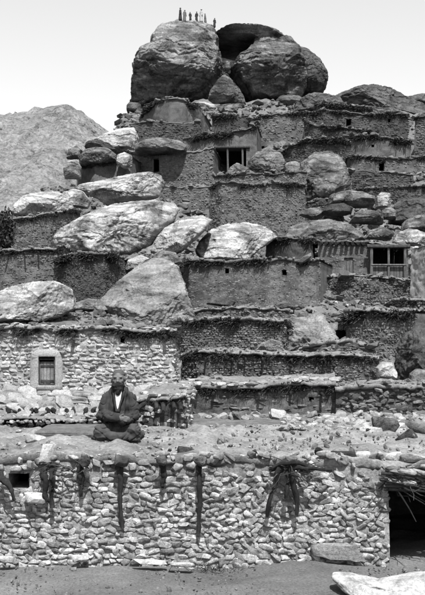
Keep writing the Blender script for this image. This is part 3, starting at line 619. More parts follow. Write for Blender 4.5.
for k, (ol, Y, th_, mm, lb) in enumerate([
  ([(80, 164), (78, 156), (84, 149), (96, 146), (108, 147), (116, 153), (117, 161), (100, 164)], 82, 1.9, 'bould_mid', 'grey boulder resting over the small plastered house'),
  ([(64, 178), (63, 168), (68, 160), (76, 158), (80, 166), (80, 178)], 80, 1.2, 'bould_pale', 'upright pale boulder at the left end of the small plastered house'),
  ([(84, 148), (90, 141), (102, 134), (118, 128), (134, 126), (138, 136), (136, 152), (118, 156), (100, 152)], 92, 3, 'bould_pale', 'bright smooth boulder on the skyline left of the round house'),
  ([(66, 158), (68, 149), (76, 145), (82, 150), (80, 158)], 85, 1., 'bould_mid', 'small round boulder on the left skyline'),
  ([(84, 147), (86, 140), (96, 139), (110, 143), (116, 149), (100, 150)], 86, 1.2, 'bould_dark', 'dark flat boulder in front of the bright skyline boulder'),
  ([(116, 163), (117, 154), (124, 151), (132, 155), (132, 166), (124, 168)], 80.5, .9, 'bould_pale', 'two-lobed pale stone at the right end of the ragged roof fringe')]):
    boulder(lb, ol, Y, th_, mm, .3, .06, 4, .9, 70+k)

# ================================================================== middle slope: great slabs
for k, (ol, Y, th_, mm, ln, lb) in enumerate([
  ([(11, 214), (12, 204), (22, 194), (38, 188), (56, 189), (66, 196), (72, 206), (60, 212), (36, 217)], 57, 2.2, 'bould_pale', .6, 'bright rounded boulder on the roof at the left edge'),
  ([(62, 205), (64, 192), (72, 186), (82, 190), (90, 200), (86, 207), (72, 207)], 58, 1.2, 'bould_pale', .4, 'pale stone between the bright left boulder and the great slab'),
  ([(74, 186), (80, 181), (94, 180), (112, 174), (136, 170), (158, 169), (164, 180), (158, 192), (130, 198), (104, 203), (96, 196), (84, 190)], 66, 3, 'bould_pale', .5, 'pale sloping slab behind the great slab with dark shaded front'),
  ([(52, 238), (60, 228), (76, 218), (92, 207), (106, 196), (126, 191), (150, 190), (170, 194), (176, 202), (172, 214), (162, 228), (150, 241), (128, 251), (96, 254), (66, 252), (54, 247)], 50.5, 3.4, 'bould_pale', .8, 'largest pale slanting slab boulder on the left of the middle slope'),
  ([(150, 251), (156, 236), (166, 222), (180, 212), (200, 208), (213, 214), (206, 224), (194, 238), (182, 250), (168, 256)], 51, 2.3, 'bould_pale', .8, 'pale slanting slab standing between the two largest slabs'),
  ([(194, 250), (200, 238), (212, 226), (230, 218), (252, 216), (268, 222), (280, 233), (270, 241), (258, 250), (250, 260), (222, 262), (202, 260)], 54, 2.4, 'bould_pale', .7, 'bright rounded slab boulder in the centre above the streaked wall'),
  ([(92, 316), (98, 302), (109, 289), (122, 274), (136, 260), (150, 253), (164, 254), (176, 262), (184, 280), (189, 300), (196, 318), (186, 326), (150, 328), (104, 326)], 38, 2.0, 'bould_light_grey', .75, 'tall pyramid shaped boulder above the windowed house'),
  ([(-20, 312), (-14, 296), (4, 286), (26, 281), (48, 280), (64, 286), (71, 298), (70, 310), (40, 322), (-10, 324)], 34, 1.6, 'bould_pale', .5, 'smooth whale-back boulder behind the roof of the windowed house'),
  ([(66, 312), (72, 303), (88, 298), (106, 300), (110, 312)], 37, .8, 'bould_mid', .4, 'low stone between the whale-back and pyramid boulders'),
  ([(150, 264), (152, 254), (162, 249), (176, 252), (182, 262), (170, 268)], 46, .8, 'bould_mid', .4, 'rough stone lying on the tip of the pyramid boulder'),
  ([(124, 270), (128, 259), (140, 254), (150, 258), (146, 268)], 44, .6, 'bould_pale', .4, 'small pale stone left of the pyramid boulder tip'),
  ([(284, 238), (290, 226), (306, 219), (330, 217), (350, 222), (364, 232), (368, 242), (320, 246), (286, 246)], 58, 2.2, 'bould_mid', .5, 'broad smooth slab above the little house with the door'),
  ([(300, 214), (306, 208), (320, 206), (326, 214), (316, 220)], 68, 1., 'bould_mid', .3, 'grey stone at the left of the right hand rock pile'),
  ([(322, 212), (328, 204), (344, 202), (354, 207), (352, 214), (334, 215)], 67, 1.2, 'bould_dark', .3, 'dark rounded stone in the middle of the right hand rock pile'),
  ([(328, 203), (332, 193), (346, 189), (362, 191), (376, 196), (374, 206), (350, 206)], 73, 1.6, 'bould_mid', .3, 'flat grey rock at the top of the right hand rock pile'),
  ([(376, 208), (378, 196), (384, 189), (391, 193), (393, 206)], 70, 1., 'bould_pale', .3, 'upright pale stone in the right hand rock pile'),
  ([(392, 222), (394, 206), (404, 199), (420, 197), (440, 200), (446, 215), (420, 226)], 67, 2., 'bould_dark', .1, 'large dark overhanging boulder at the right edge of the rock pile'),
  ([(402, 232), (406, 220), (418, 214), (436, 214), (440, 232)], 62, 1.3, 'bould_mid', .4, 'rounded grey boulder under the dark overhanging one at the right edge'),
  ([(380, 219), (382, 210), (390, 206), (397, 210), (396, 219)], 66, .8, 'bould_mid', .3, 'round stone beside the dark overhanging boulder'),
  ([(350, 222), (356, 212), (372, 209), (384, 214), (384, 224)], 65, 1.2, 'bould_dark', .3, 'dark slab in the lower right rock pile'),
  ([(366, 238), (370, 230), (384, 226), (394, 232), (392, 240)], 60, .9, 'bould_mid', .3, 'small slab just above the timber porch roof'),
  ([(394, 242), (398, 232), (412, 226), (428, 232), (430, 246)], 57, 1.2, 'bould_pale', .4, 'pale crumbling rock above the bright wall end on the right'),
  ([(286, 352), (287, 326), (296, 317), (310, 316), (320, 310), (326, 314), (334, 330), (344, 342), (346, 356), (290, 358)], 31, 1.1, 'bould_light_grey', .5, 'smooth pointed boulder right of the shaggy walled yard'),
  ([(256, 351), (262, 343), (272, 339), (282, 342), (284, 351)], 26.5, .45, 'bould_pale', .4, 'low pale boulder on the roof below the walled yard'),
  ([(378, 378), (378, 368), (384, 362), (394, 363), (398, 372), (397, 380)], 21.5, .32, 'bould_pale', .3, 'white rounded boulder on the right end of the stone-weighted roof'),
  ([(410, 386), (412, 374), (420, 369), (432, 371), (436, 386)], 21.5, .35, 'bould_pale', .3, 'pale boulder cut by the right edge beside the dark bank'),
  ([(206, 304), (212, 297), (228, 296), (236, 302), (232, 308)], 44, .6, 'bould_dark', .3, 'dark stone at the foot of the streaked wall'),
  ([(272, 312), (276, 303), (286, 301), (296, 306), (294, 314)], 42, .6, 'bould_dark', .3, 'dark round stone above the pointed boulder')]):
    boulder(lb, ol, Y, th_, mm, ln, .055, 5, 1.25 if (max(q[0] for q in ol)-min(q[0] for q in ol)) > 60 else .9, 100+k, slab=int(mm in ('bould_pale', 'bould_light_grey') and Y > 30))

house('rubble_wall', 'long dry rubble wall in front of the third right terrace', 'wall', [(346, 172, 192, 82), (380, 171, 192, 81), (412, 174, 194, 81)], 2, 'wall_dark', 'stone_dark', 'roof_dark', course=(3.2, 2.4), fringe=0, rough=.08, seed=20)
house('terrace_house', 'broad central house with two-step dark fringed roof above the bright slabs', 'house', [(210, 187, 240, 73), (222, 185, 240, 71.5), (250, 183, 238, 71), (280, 184, 238, 71), (304, 186, 240, 72)], 5, 'wall_mid', 'stone_mid', 'roof_dark', course=(2.8, 2.2), cover=.75, fringe=1.1, thick=.2, over=.3, rough=.07, seed=21)
house('terrace_house', 'low upper storey behind the broad central house', 'house', [(214, 176, 190, 78), (262, 175, 188, 77), (306, 174, 188, 77.5)], 4, 'wall_mid', 'stone_mid', 'roof_dark', course=(2.8, 2.2), cover=.8, fringe=.8, thick=.18, over=.2, seed=22)
house('terrace_house', 'low grey wall house between the two-window house and central house', 'house', [(160, 188, 204, 78), (185, 187, 206, 77), (212, 189, 208, 77)], 4, 'wall_mid', 'stone_mid', 'roof_mid', course=(2.8, 2.2), cover=.8, fringe=.0, thick=.15, over=.1, seed=23)
house('hut', 'small dark hut with heavy brush roof behind the bright central slab', 'hut', [(266, 240, 262, 56), (290, 238, 262, 55), (312, 240, 264, 55.5)], 3, 'wall_dark', 'stone_dark', 'roof_dark', fringe=1.5, thick=.18, over=.3, seed=24)
house('rubble_wall', 'short rubble wall at the foot of the great smooth boulder', 'wall', [(304, 204, 222, 75), (322, 201, 222, 74), (342, 205, 222, 75)], 2, 'wall_dark', 'stone_dark', 'roof_dark', course=(3.4, 2.4), fringe=0, rough=.1, seed=51)
house('rubble_wall', 'broken field wall at the right edge above the rock pile', 'wall', [(354, 190, 206, 79), (385, 187, 206, 78), (428, 186, 208, 78)], 2, 'wall_dark', 'stone_dark', 'roof_dark', course=(3.4, 2.4), fringe=.8, rough=.1, seed=52)
house('terrace_house', 'narrow dark house squeezed between the ridge rocks and top terrace', 'house', [(318, 104, 118, 109), (350, 106, 118, 108), (372, 108, 118, 109)], 3, 'wall_dark', 'stone_dark', 'roof_dark', course=(3.2, 2.2), fringe=1., thick=.2, over=.3, seed=53)
house('rubble_wall', 'sagging dry stone wall at the right edge below the bright wall end', 'wall', [(386, 304, 330, 40), (404, 299, 330, 39), (440, 302, 332, 39)], 2, 'wall_dark', 'stone_mid', 'roof_mid', course=(3.6, 2.6), fringe=.9, rough=.1, seed=54)
house('rubble_wall', 'dark rubble terrace wall under the long streaked house', 'wall', [(190, 311, 324, 41), (240, 309, 324, 40.5), (292, 311, 326, 41)], 2, 'wall_dark', 'stone_mid', 'roof_mid', course=(3.6, 2.6), fringe=0, rough=.1, stuff_stones=120, seed=55)
# left edge
house('stone_house', 'stone house under the bright rounded boulder at the left edge', 'house', [(-30, 226, 256, 53), (18, 218, 254, 52), (50, 214, 252, 53), (80, 210, 250, 56.5)], 4, 'wall_mid', 'stone_mid', 'roof_mid', course=(2.6, 2.2), cover=.8, fringe=.9, thick=.15, over=.2, seed=25)
house('terrace_house', 'lower left house with ragged twig roof below the stone house', 'house', [(-40, 253, 292, 45), (20, 251, 290, 44), (56, 248, 290, 44.5), (62, 246, 290, 45)], 4, 'wall_mid', 'stone_mid', 'roof_mid', course=(2.8, 2.0), cover=.6, fringe=1.2, thick=.15, over=.3, beams=[(10, 254, 1.6), (24, 253, 1.8), (38, 252, 1.6)], seed=26)
house('terrace_house', 'dark stone house with overgrown brush roof left of the pyramid boulder', 'house', [(54, 259, 304, 42), (80, 256, 306, 41), (104, 256, 306, 41), (124, 259, 302, 42.5)], 3, 'wall_dark', 'stone_dark', 'roof_dark', course=(2.6, 2.0), fringe=1.8, thick=.15, over=.35, brushdens=1.3, seed=27)
# the streaked wall
h = house('terrace_house', 'long rain-streaked mud house with two tiny windows in the centre', 'house', [(184, 262, 308, 50), (190, 261, 309, 48), (250, 262, 309, 47.5), (319, 262, 310, 48)], 5, 'wall_streak', 'stone_mid', 'roof_dark', course=(3.2, 1.9), cover=.9, proud=.45, fringe=1.3, thick=.18, over=.3, holes=[(224.5, 229, 268, 273.5), (282, 286.5, 270, 274.5)], stuff_stones=90, rough=.05, seed=28)
h = house('small_house', 'little house with plank door and row of beam ends beside the porch', 'house', [(318, 242, 284, 54), (342, 242, 284, 53.5), (369, 243, 284, 53.5)], 4, 'wall_mid', 'stone_mid', 'roof_dark', course=(3, 2.2), cover=.7, proud=.5, fringe=.5, thick=.15, over=.3, holes=[(343.5, 353, 258, 277)], reveal=.15,
  beams=[(a, 243.5) for a in (322, 327, 332, 337, 342, 347, 352, 357, 362)], beam_len=.35, beam_rad=.11, seed=29)
for k in range(3):
    a = 343.7+k*3.15; p0 = P(a, 277, 53.55); p1 = P(a+2.95, 258, 53.55)
    link('door_plank', box(p0[0], p1[0], 53.55, 53.6, p0[2], p1[2], .01), M['wood_pale'], h['root'])
h = house('timber_porch', 'open timber porch with black interior at the right', 'porch', [(369.6, 245, 284, 53.2), (408, 245, 284, 53.2)], 4, 'wall_mid', 'stone_mid', 'roof_mid', fringe=.6, thick=.14, over=.4, holes=[(371.5, 405.5, 246.5, 278)], reveal=.25, seed=30)
for a, r_ in ((371.5, .1), (388.6, .08), (405, .1)):
    link('post', tube([P(a, 279, 53.0), P(a, 262, 53.0), P(a, 246, 53.0)], r_, 7, wob=.05), M['wood_pale'], h['root'])
link('lintel', tube([P(367, 246.3, 52.95), P(388, 246.5, 52.95), P(410, 246.2, 52.95)], .12, 7, wob=.06), M['wood'], h['root'])
link('rail', tube([P(371, 265, 52.95), P(406, 265, 52.95)], .07, 6), M['wood_pale'], h['root'])
for k in range(11):
    a = 372.2+k*3.05; p0 = P(a, 278, 53.1); p1 = P(a+2.8, 265, 53.1)
    link('panel_board', box(p0[0], p1[0], 53.08, 53.13, p0[2], p1[2], .008), M['wood_pale'], h['root'])
house('rubble_wall', 'rubble retaining wall below the door and porch', 'wall', [(318, 278, 300, 51), (350, 278, 298, 50), (392, 279, 300, 50), (416, 282, 304, 49)], 2.5, 'wall_dark', 'stone_mid', 'roof_mid', course=(3, 2.2), fringe=0, stuff_stones=160, rough=.1, seed=31)
house('wall_end', 'bright mud wall end cut by the right edge beside the porch', 'wall', [(412, 252, 300, 47), (430, 244, 300, 45.5), (470, 243, 300, 45)], 3, 'wall_pale', 'stone_pale', 'roof_mid', fringe=0, thick=.1, over=.05, seed=32)
house('hut', 'sunken hut with dark overhanging brush roof at the right', 'hut', [(338, 322, 350, 36), (352, 314, 350, 34.5), (384, 311, 350, 34), (414, 312, 352, 34.5)], 3, 'wall_mid', 'stone_mid', 'roof_mid', course=(3, 2.2), cover=.8, fringe=1.8, thick=.15, over=.5, stuff_stones=120, brushdens=1.4, holes=[(336, 346, 330, 349)], seed=33)
house('rubble_wall', 'stepped outcrop wall of thin flat stones in front of the sunken hut', 'wall', [(276, 358, 378, 27.5), (300, 349, 376, 27), (330, 344, 376, 26.5), (352, 343, 376, 27), (374, 352, 378, 27)], 1.5, 'wall_dark', 'stone_mid', 'roof_mid', course=(7, 2.4), fringe=0, stuff_stones=90, rough=.08, tilt=.08, seed=34)
boulder('dark crumbling bank of earth and rock at the right edge', [(396, 392), (400, 372), (406, 350), (412, 334), (424, 324), (470, 316), (480, 392)], 27, 1.3, 'bould_dark', .35, .12, 6, 1., 230, 'earth_bank')

fa = np.array(FEET); n = len(fa); z = np.maximum(tz(fa[:, 0], fa[:, 1]), -9)
Sc = fa[:, 5][:, None]*np.stack([RNG.uniform(.9, 1.7, n), RNG.uniform(.8, 1.3, n), RNG.uniform(.5, 1., n)], 1)
o = link('boulder_foot_rubble', scatter('boulder_foot_rubble', np.stack([fa[:, 0], fa[:, 1], z+Sc[:, 2]*.4], 1), eul(RNG.normal(0, .3, n), RNG.normal(0, .3, n), RNG.uniform(0, 6.3, n)), Sc, ST2), M['stone_mid'])
tag(o, 'broken stones lying round the feet of the boulders', 'rubble', kind='stuff')

# ================================================================== lower village
house('walled_yard', 'square walled yard of dark rubble with shaggy brush top below the streaked house', 'wall', [(174, 322, 360, 31), (184, 321, 360, 29.5), (240, 321, 360, 29), (284, 322, 360, 29.2), (286, 323, 360, 30.5)], 3, 'wall_dark', 'stone_mid', 'roof_mid', course=(2.8, 2.1), fringe=1.3, thick=.12, over=.2, stuff_stones=150, seed=36)
house('terrace_house', 'low house with a stick-hung roof edge behind the stone-weighted roof', 'house', [(182, 357, 390, 24.5), (200, 353, 390, 24), (300, 355, 390, 24), (378, 357, 390, 24.2)], 3, 'wall_dark', 'stone_mid', 'roof_mid', course=(3, 2.2), cover=.8, fringe=1.1, thick=.1, over=.25, stuff_stones=150,
  beams=[(205, 358, 1), (232, 358, 1.4), (246, 358, 1.2), (262, 358, 1.5), (290, 359, 1.5), (322, 359, 1)], beam_len=.28, beam_rad=.03, seed=37)
h = house('terrace_house', 'low plastered house with a heavy row of stones along its roof', 'house', [(178, 390, 428, 19.3), (184, 388, 430, 18.9), (260, 387, 430, 18.8), (335, 386, 430, 18.9)], 4, 'wall_mid', 'stone_mid', 'roof_mid', course=(10, 2.2), cover=.35, fringe=1.05, thick=.1, over=.22, slabs=46, stuff_stones=120, tilt=.03,
  beams=[(196, 392, 1), (214, 392, .9), (258, 393, 1.5), (290, 392, .8), (322, 393, 1.6)], beam_len=.2, beam_rad=.03, holes=[(308, 313, 397, 401)], seed=38)
house('rubble_wall', 'tumbled dry stone wall right of the plastered house', 'wall', [(336, 390, 424, 18.6), (380, 390, 424, 18.4), (440, 388, 426, 18.4)], 1.5, 'wall_dark', 'stone_mid', 'roof_mid', course=(7, 3.6), fringe=0, stuff_stones=120, rough=.08, seed=39)

# house with the window
h = house('window_house', 'pale stone house with a small shuttered window in a plastered surround', 'house', [(-60, 329, 406, 22), (0, 329, 406, 21.6), (60, 328, 406, 21.5), (120, 330, 406, 21.5), (172, 334, 404, 21.8), (176, 334, 404, 22.4)], 6, 'wall_pale', 'stone_pale', 'roof_mid', course=(6.2, 3.4), cover=.93, fringe=1.35, thick=.1, over=.22,
  holes=[(38, 55.5, 356.5, 386), (119.5, 124, 337.5, 343)], beams=[(75, 334, 1.15), (121, 335, .5), (163, 336, .9)], beam_len=.28, beam_rad=.05, stuff_stones=160, slabs=-34, reveal=.16, tilt=.1, rough=.03, seed=40, brushdens=1.3)
pl = []
Yw = 21.38
def surround(x0, x1, y0, y1, X0, X1, Y0, Y1, y):
    n_ = 48; a = np.linspace(0, 2*math.pi, n_, endpoint=False); rr = np.random.default_rng(4)
    se = lambda e: (np.sign(np.cos(a))*np.abs(np.cos(a))**e, np.sign(np.sin(a))*np.abs(np.sin(a))**e)
    ci, si = se(.08); cm_, sm_ = se(.35); jit = 1+.06*vnoise(np.stack([np.cos(a)*2, np.sin(a)*2, 0*a], 1), 3)
    L_ = [((X0+X1)/2+cm_*(X1-X0)/2*jit, (Y0+Y1)/2-sm_*(Y1-Y0)/2*jit, y+.05), ((X0+X1)/2+cm_*(X1-X0)/2*jit*.93, (Y0+Y1)/2-sm_*(Y1-Y0)/2*jit*.94, y+.005), ((x0+x1)/2+ci*(x1-x0)/2*1.12, (y0+y1)/2-si*(y1-y0)/2*1.08, y-.012), ((x0+x1)/2+ci*(x1-x0)/2, (y0+y1)/2-si*(y1-y0)/2, y+.0), ((x0+x1)/2+ci*(x1-x0)/2, (y0+y1)/2-si*(y1-y0)/2, y+.14)]
    v = [P(p, q, d+.012*rr.normal()*(k < 2)) for k, (A, B, d) in enumerate(L_) for p, q in zip(A, B)]
    return mesh('surround', v, [(r*n_+k, r*n_+(k+1) % n_, (r+1)*n_+(k+1) % n_, (r+1)*n_+k) for r in range(4) for k in range(n_)])
sur = link('window_surround', surround(38.5, 55, 357, 385.5, 30, 62.5, 350, 392, Yw), M['plaster'], h['root'])
win = link('window_shutter', box(*[P(39.5, 0, Yw+.1)[0], P(54, 0, Yw+.1)[0]], Yw+.12, Yw+.15, P(0, 384.5, Yw+.1)[2], P(0, 361.5, Yw+.1)[2], .004), M['wood_pale'], h['root'])
for k in range(4):
    a = 39.8+k*3.55; link('shutter_plank', box(P(a, 0, Yw+.1)[0], P(a+3.3, 0, Yw+.1)[0], Yw+.095, Yw+.125, P(0, 384+random.uniform(-.5, .3), Yw+.1)[2], P(0, 362.5, Yw+.1)[2], .006), M['shutter'], win)
for b in (366, 381): link('shutter_batten', box(P(39.8, 0, Yw)[0], P(53.8, 0, Yw)[0], Yw+.075, Yw+.095, P(0, b+1, Yw)[2], P(0, b-1, Yw)[2], .004), M['wood'], win)
for q in ((38.7, 358.5, 38.7, 385.5), (54.8, 358.5, 54.8, 385.5), (38.7, 359.2, 54.8, 359.2), (38.7, 385, 54.8, 385)):
    link('window_frame', tube([P(q[0], q[1], Yw+.06), P(q[2], q[3], Yw+.06)], .022, 6), M['wood'], h['root'])

# low building with leaning slabs behind the seated man
h2 = house('low_shed', 'stone shed with hanging beam ends just right of the seated man', 'shed', [(132, 402, 446, 13.35), (150, 399, 446, 13.2), (183, 398, 446, 13.3), (187, 399, 446, 14.0), (190, 397, 440, 17.6)], 3.6, 'wall_mid', 'stone_pale', 'roof_mid', course=(7, 4.5), cover=.7, fringe=.6, thick=.07, over=.2, rise=.0, stuff_stones=120, slabs=22, face=(0, -1),
  beams=[(a, 402+random.uniform(-1, 1), b, -.25, random.uniform(-.2, .2)) for a, b in ((140, 1.2), (147, 1.6), (155, 1.3), (164, 1.7), (172, 1.3), (180, 1.5))], beam_len=.24, beam_rad=.034, seed=47)
h = house('low_shed', 'low shed roofed with leaning flat stones left of the seated man', 'shed', [(-40, 420, 446, 12.95), (40, 420, 446, 12.9), (100, 419, 444, 12.9), (138, 417, 444, 13)], 4.4, 'wall_dark', 'stone_pale', 'roof_mid', course=(9, 5), cover=.5, fringe=.5, thick=.06, over=.45, rise=.04, stuff_stones=260,
  beams=[(a, 422.5+random.uniform(-1, 1), random.uniform(.8, 1.3), -.1, random.uniform(-.3, .3)) for a in (6, 14, 22, 33, 41, 47, 60, 69, 75, 84, 92, 100)], beam_len=.3, beam_rad=.04, seed=41)
ms = []
for tv, tf in ST2[:10]:
    mm = mesh('roof_stone', tv, tf, True, None, 38); mm.materials.append(M['slab']); ms.append(mm)
for rowi, (py_, Y_) in enumerate([(415, 12.95), (410, 13.4), (404, 14.0), (399, 14.9), (395, 16), (392, 17.2)]):
    a = -12.
    while a < (134 if rowi < 3 else 182):
        w_ = random.uniform(11, 22); p = P(a+w_/2, py_+random.uniform(-2, 2), Y_+random.uniform(-.25, .25)); s_ = w_*.52*Y_/FPX
        o = bpy.data.objects.new('roof_stone', random.choice(ms)); C.objects.link(o); o.parent = h['roof']
        o.matrix_basis = Matrix.Translation(p) @ Matrix.Rotation(random.uniform(-.35, .35), 4, 'Z') @ Matrix.Rotation(random.gauss(.5, .25), 4, 'X') @ Matrix.Rotation(random.gauss(0, .14), 4, 'Y') @ Matrix.Diagonal((s_, s_*random.uniform(.6, 1.), s_*random.uniform(.16, .34), 1))
        a += w_*random.uniform(.8, 1.1)

for k in range(26):                                    # stones and pole ends packed along the shed eave
    a = -6+k*4.6+random.uniform(-1, 1); p = P(a, 421.5+random.uniform(-1.2, 1.2), 12.5+random.uniform(-.05, .05)); s_ = random.uniform(1.6, 3.4)*12.5/FPX*.6
    o = bpy.data.objects.new('eave_stone', random.choice(ms)); C.objects.link(o); o.parent = h['roof']
    o.matrix_basis = Matrix.Translation(p) @ Matrix.Rotation(random.uniform(-.5, .5), 4, 'Z') @ Matrix.Diagonal((s_*1.2, s_*2.4, s_, 1))
for k in range(15):
    a = 2+k*9+random.uniform(-3, 3); p0 = P(a, 410.5, 13.05); p1 = P(a+random.uniform(-4, 4), 408.5, 13.9)
    link('rafter', tube([p0, (p0+p1)/2, p1], [.03, .032, .03], 7, wob=.1, seed=k), M['wood_dark'], h['root'])

# ================================================================== front house and its terrace
fh = house('front_house', 'long dry stone house front with a mud roof terrace in the foreground', 'house',
  [(-120, 464, 563, 9.5), (0, 463, 563, 9.5), (120, 463, 563, 9.5), (220, 464, 563, 9.5), (300, 466, 563, 9.5), (392, 468, 563, 9.55), (520, 470, 563, 9.6)], 3.1, 'mud_front', 'stone_front', 'terrace', course=(8.6, 5.0), cover=.97, fringe=0, thick=.10, over=.03, bat=.10, proud=1.0, fine=.02,
  holes=[(389, 470, 486, 575), (9, 29, 473, 489)], parts=300, bury=.15, tilt=.42, rough=.012, stone_sub=ST2, reveal=.5, beams=[(54, 464, 1.), (82, 464, .8), (120, 464, 1.), (163, 464, .7), (199, 466, 1.)], beam_len=.17, beam_rad=.034, seed=42)
root = fh['root']; Yf = 9.3
# the forked branches hanging from the roof edge, and poles added as shadow streaks
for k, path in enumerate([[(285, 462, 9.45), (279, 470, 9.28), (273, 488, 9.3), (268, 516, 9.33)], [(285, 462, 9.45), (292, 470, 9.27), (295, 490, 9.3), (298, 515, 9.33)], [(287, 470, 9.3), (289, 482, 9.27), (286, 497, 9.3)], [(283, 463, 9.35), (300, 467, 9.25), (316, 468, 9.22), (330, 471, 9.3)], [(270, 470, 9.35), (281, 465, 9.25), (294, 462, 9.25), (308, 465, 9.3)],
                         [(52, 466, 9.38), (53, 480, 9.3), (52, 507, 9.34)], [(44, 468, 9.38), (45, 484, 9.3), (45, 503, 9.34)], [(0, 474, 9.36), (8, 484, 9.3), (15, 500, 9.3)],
                         [(120, 463, 9.40), (121, 478, 9.36), (120, 500, 9.35), (121.5, 528, 9.35)], [(199, 465, 9.40), (198, 482, 9.36), (199.5, 505, 9.35), (198.5, 533, 9.35)], [(81, 464, 9.40), (82.5, 478, 9.37), (82, 496, 9.36)], [(162.5, 465, 9.40), (163.5, 476, 9.37), (163, 487, 9.36)]]):  # dark poles added to stand for the shadow streaks below the beam ends
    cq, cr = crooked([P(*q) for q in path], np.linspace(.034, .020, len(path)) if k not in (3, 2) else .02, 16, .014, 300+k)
    link('branch_or_shade_pole', tube(cq, cr, 8, wob=.10, seed=k), M['wood_dark'], root)
def twigs(name, root_, n, pxr, pyr, Yr, ln, wd, dirm, spread, m='brush'):
    T = np.array([P(RNG.uniform(*pxr), RNG.uniform(*pyr), RNG.uniform(*Yr)) for _ in range(n)])
    D = np.array(dirm)[None]+RNG.normal(0, 1, (n, 3))*np.array(spread)[None]
    l_ = RNG.uniform(.5, 1.2, n)*ln; w_ = RNG.uniform(.6, 1.3, n)*wd
    return link(name, scatter(name, T, frame_from(D), np.stack([l_, w_, w_], 1), TW), M[m], root_, 'stuff')
twigs('brushwood', root, 40, (276, 308), (462, 470), (9.3, 9.45), .28, .2, (0, -.3, -.1), (1, .4, .25))
twigs('brushwood', root, 70, (386, 440), (470, 488), (9.35, 9.5), .4, .3, (.8, -.25, -.15), (.5, .2, .15))
twigs('brushwood', root, 18, (44, 90), (462, 469), (9.3, 9.45), .22, .2, (0, -.4, -.3), (.8, .3, .3))
# lintels over the doorway, laid in layers
for k in range(6):
    a0, b0 = 384+random.uniform(-4, 4), 489-k*3.2; p0 = P(a0, b0, 9.42-.012*k); p1 = P(470, b0+3+random.uniform(-1, 1), 9.44-.012*k)
    link('lintel', tube([p0, (p0+p1)/2+np.array([0, -.015, random.uniform(-.012, .012)]), p1], [.018, .022, .02], 7, wob=.12, seed=k), M['wood'], root)
mm2 = []
for tv, tf in ST2[:10]:
    q = mesh('edge_stone', tv, tf, True, None, 38); q.materials.append(M['slab']); mm2.append(q)
def edge_stone(px, py, Y, w_, h_, d_, rz=0., ry=0., rx=0., mat_=None, parent=root, mesh_=None):
    src = mesh_ or random.choice(mm2)
    if mat_: src = src.copy(); src.materials.clear(); src.materials.append(M[mat_])
    o = bpy.data.objects.new('edge_stone', src); C.objects.link(o)
    if parent is not None: o.parent = parent; o.matrix_parent_inverse = wpinv(parent)
    k = Y/FPX/2*1.12
    o.matrix_basis = Matrix.Translation(P(px, py, Y)) @ Matrix.Rotation(rz, 4, 'Z') @ Matrix.Rotation(ry, 4, 'Y') @ Matrix.Rotation(rx, 4, 'X') @ Matrix.Diagonal((w_*k, d_*k, h_*k, 1)); return o
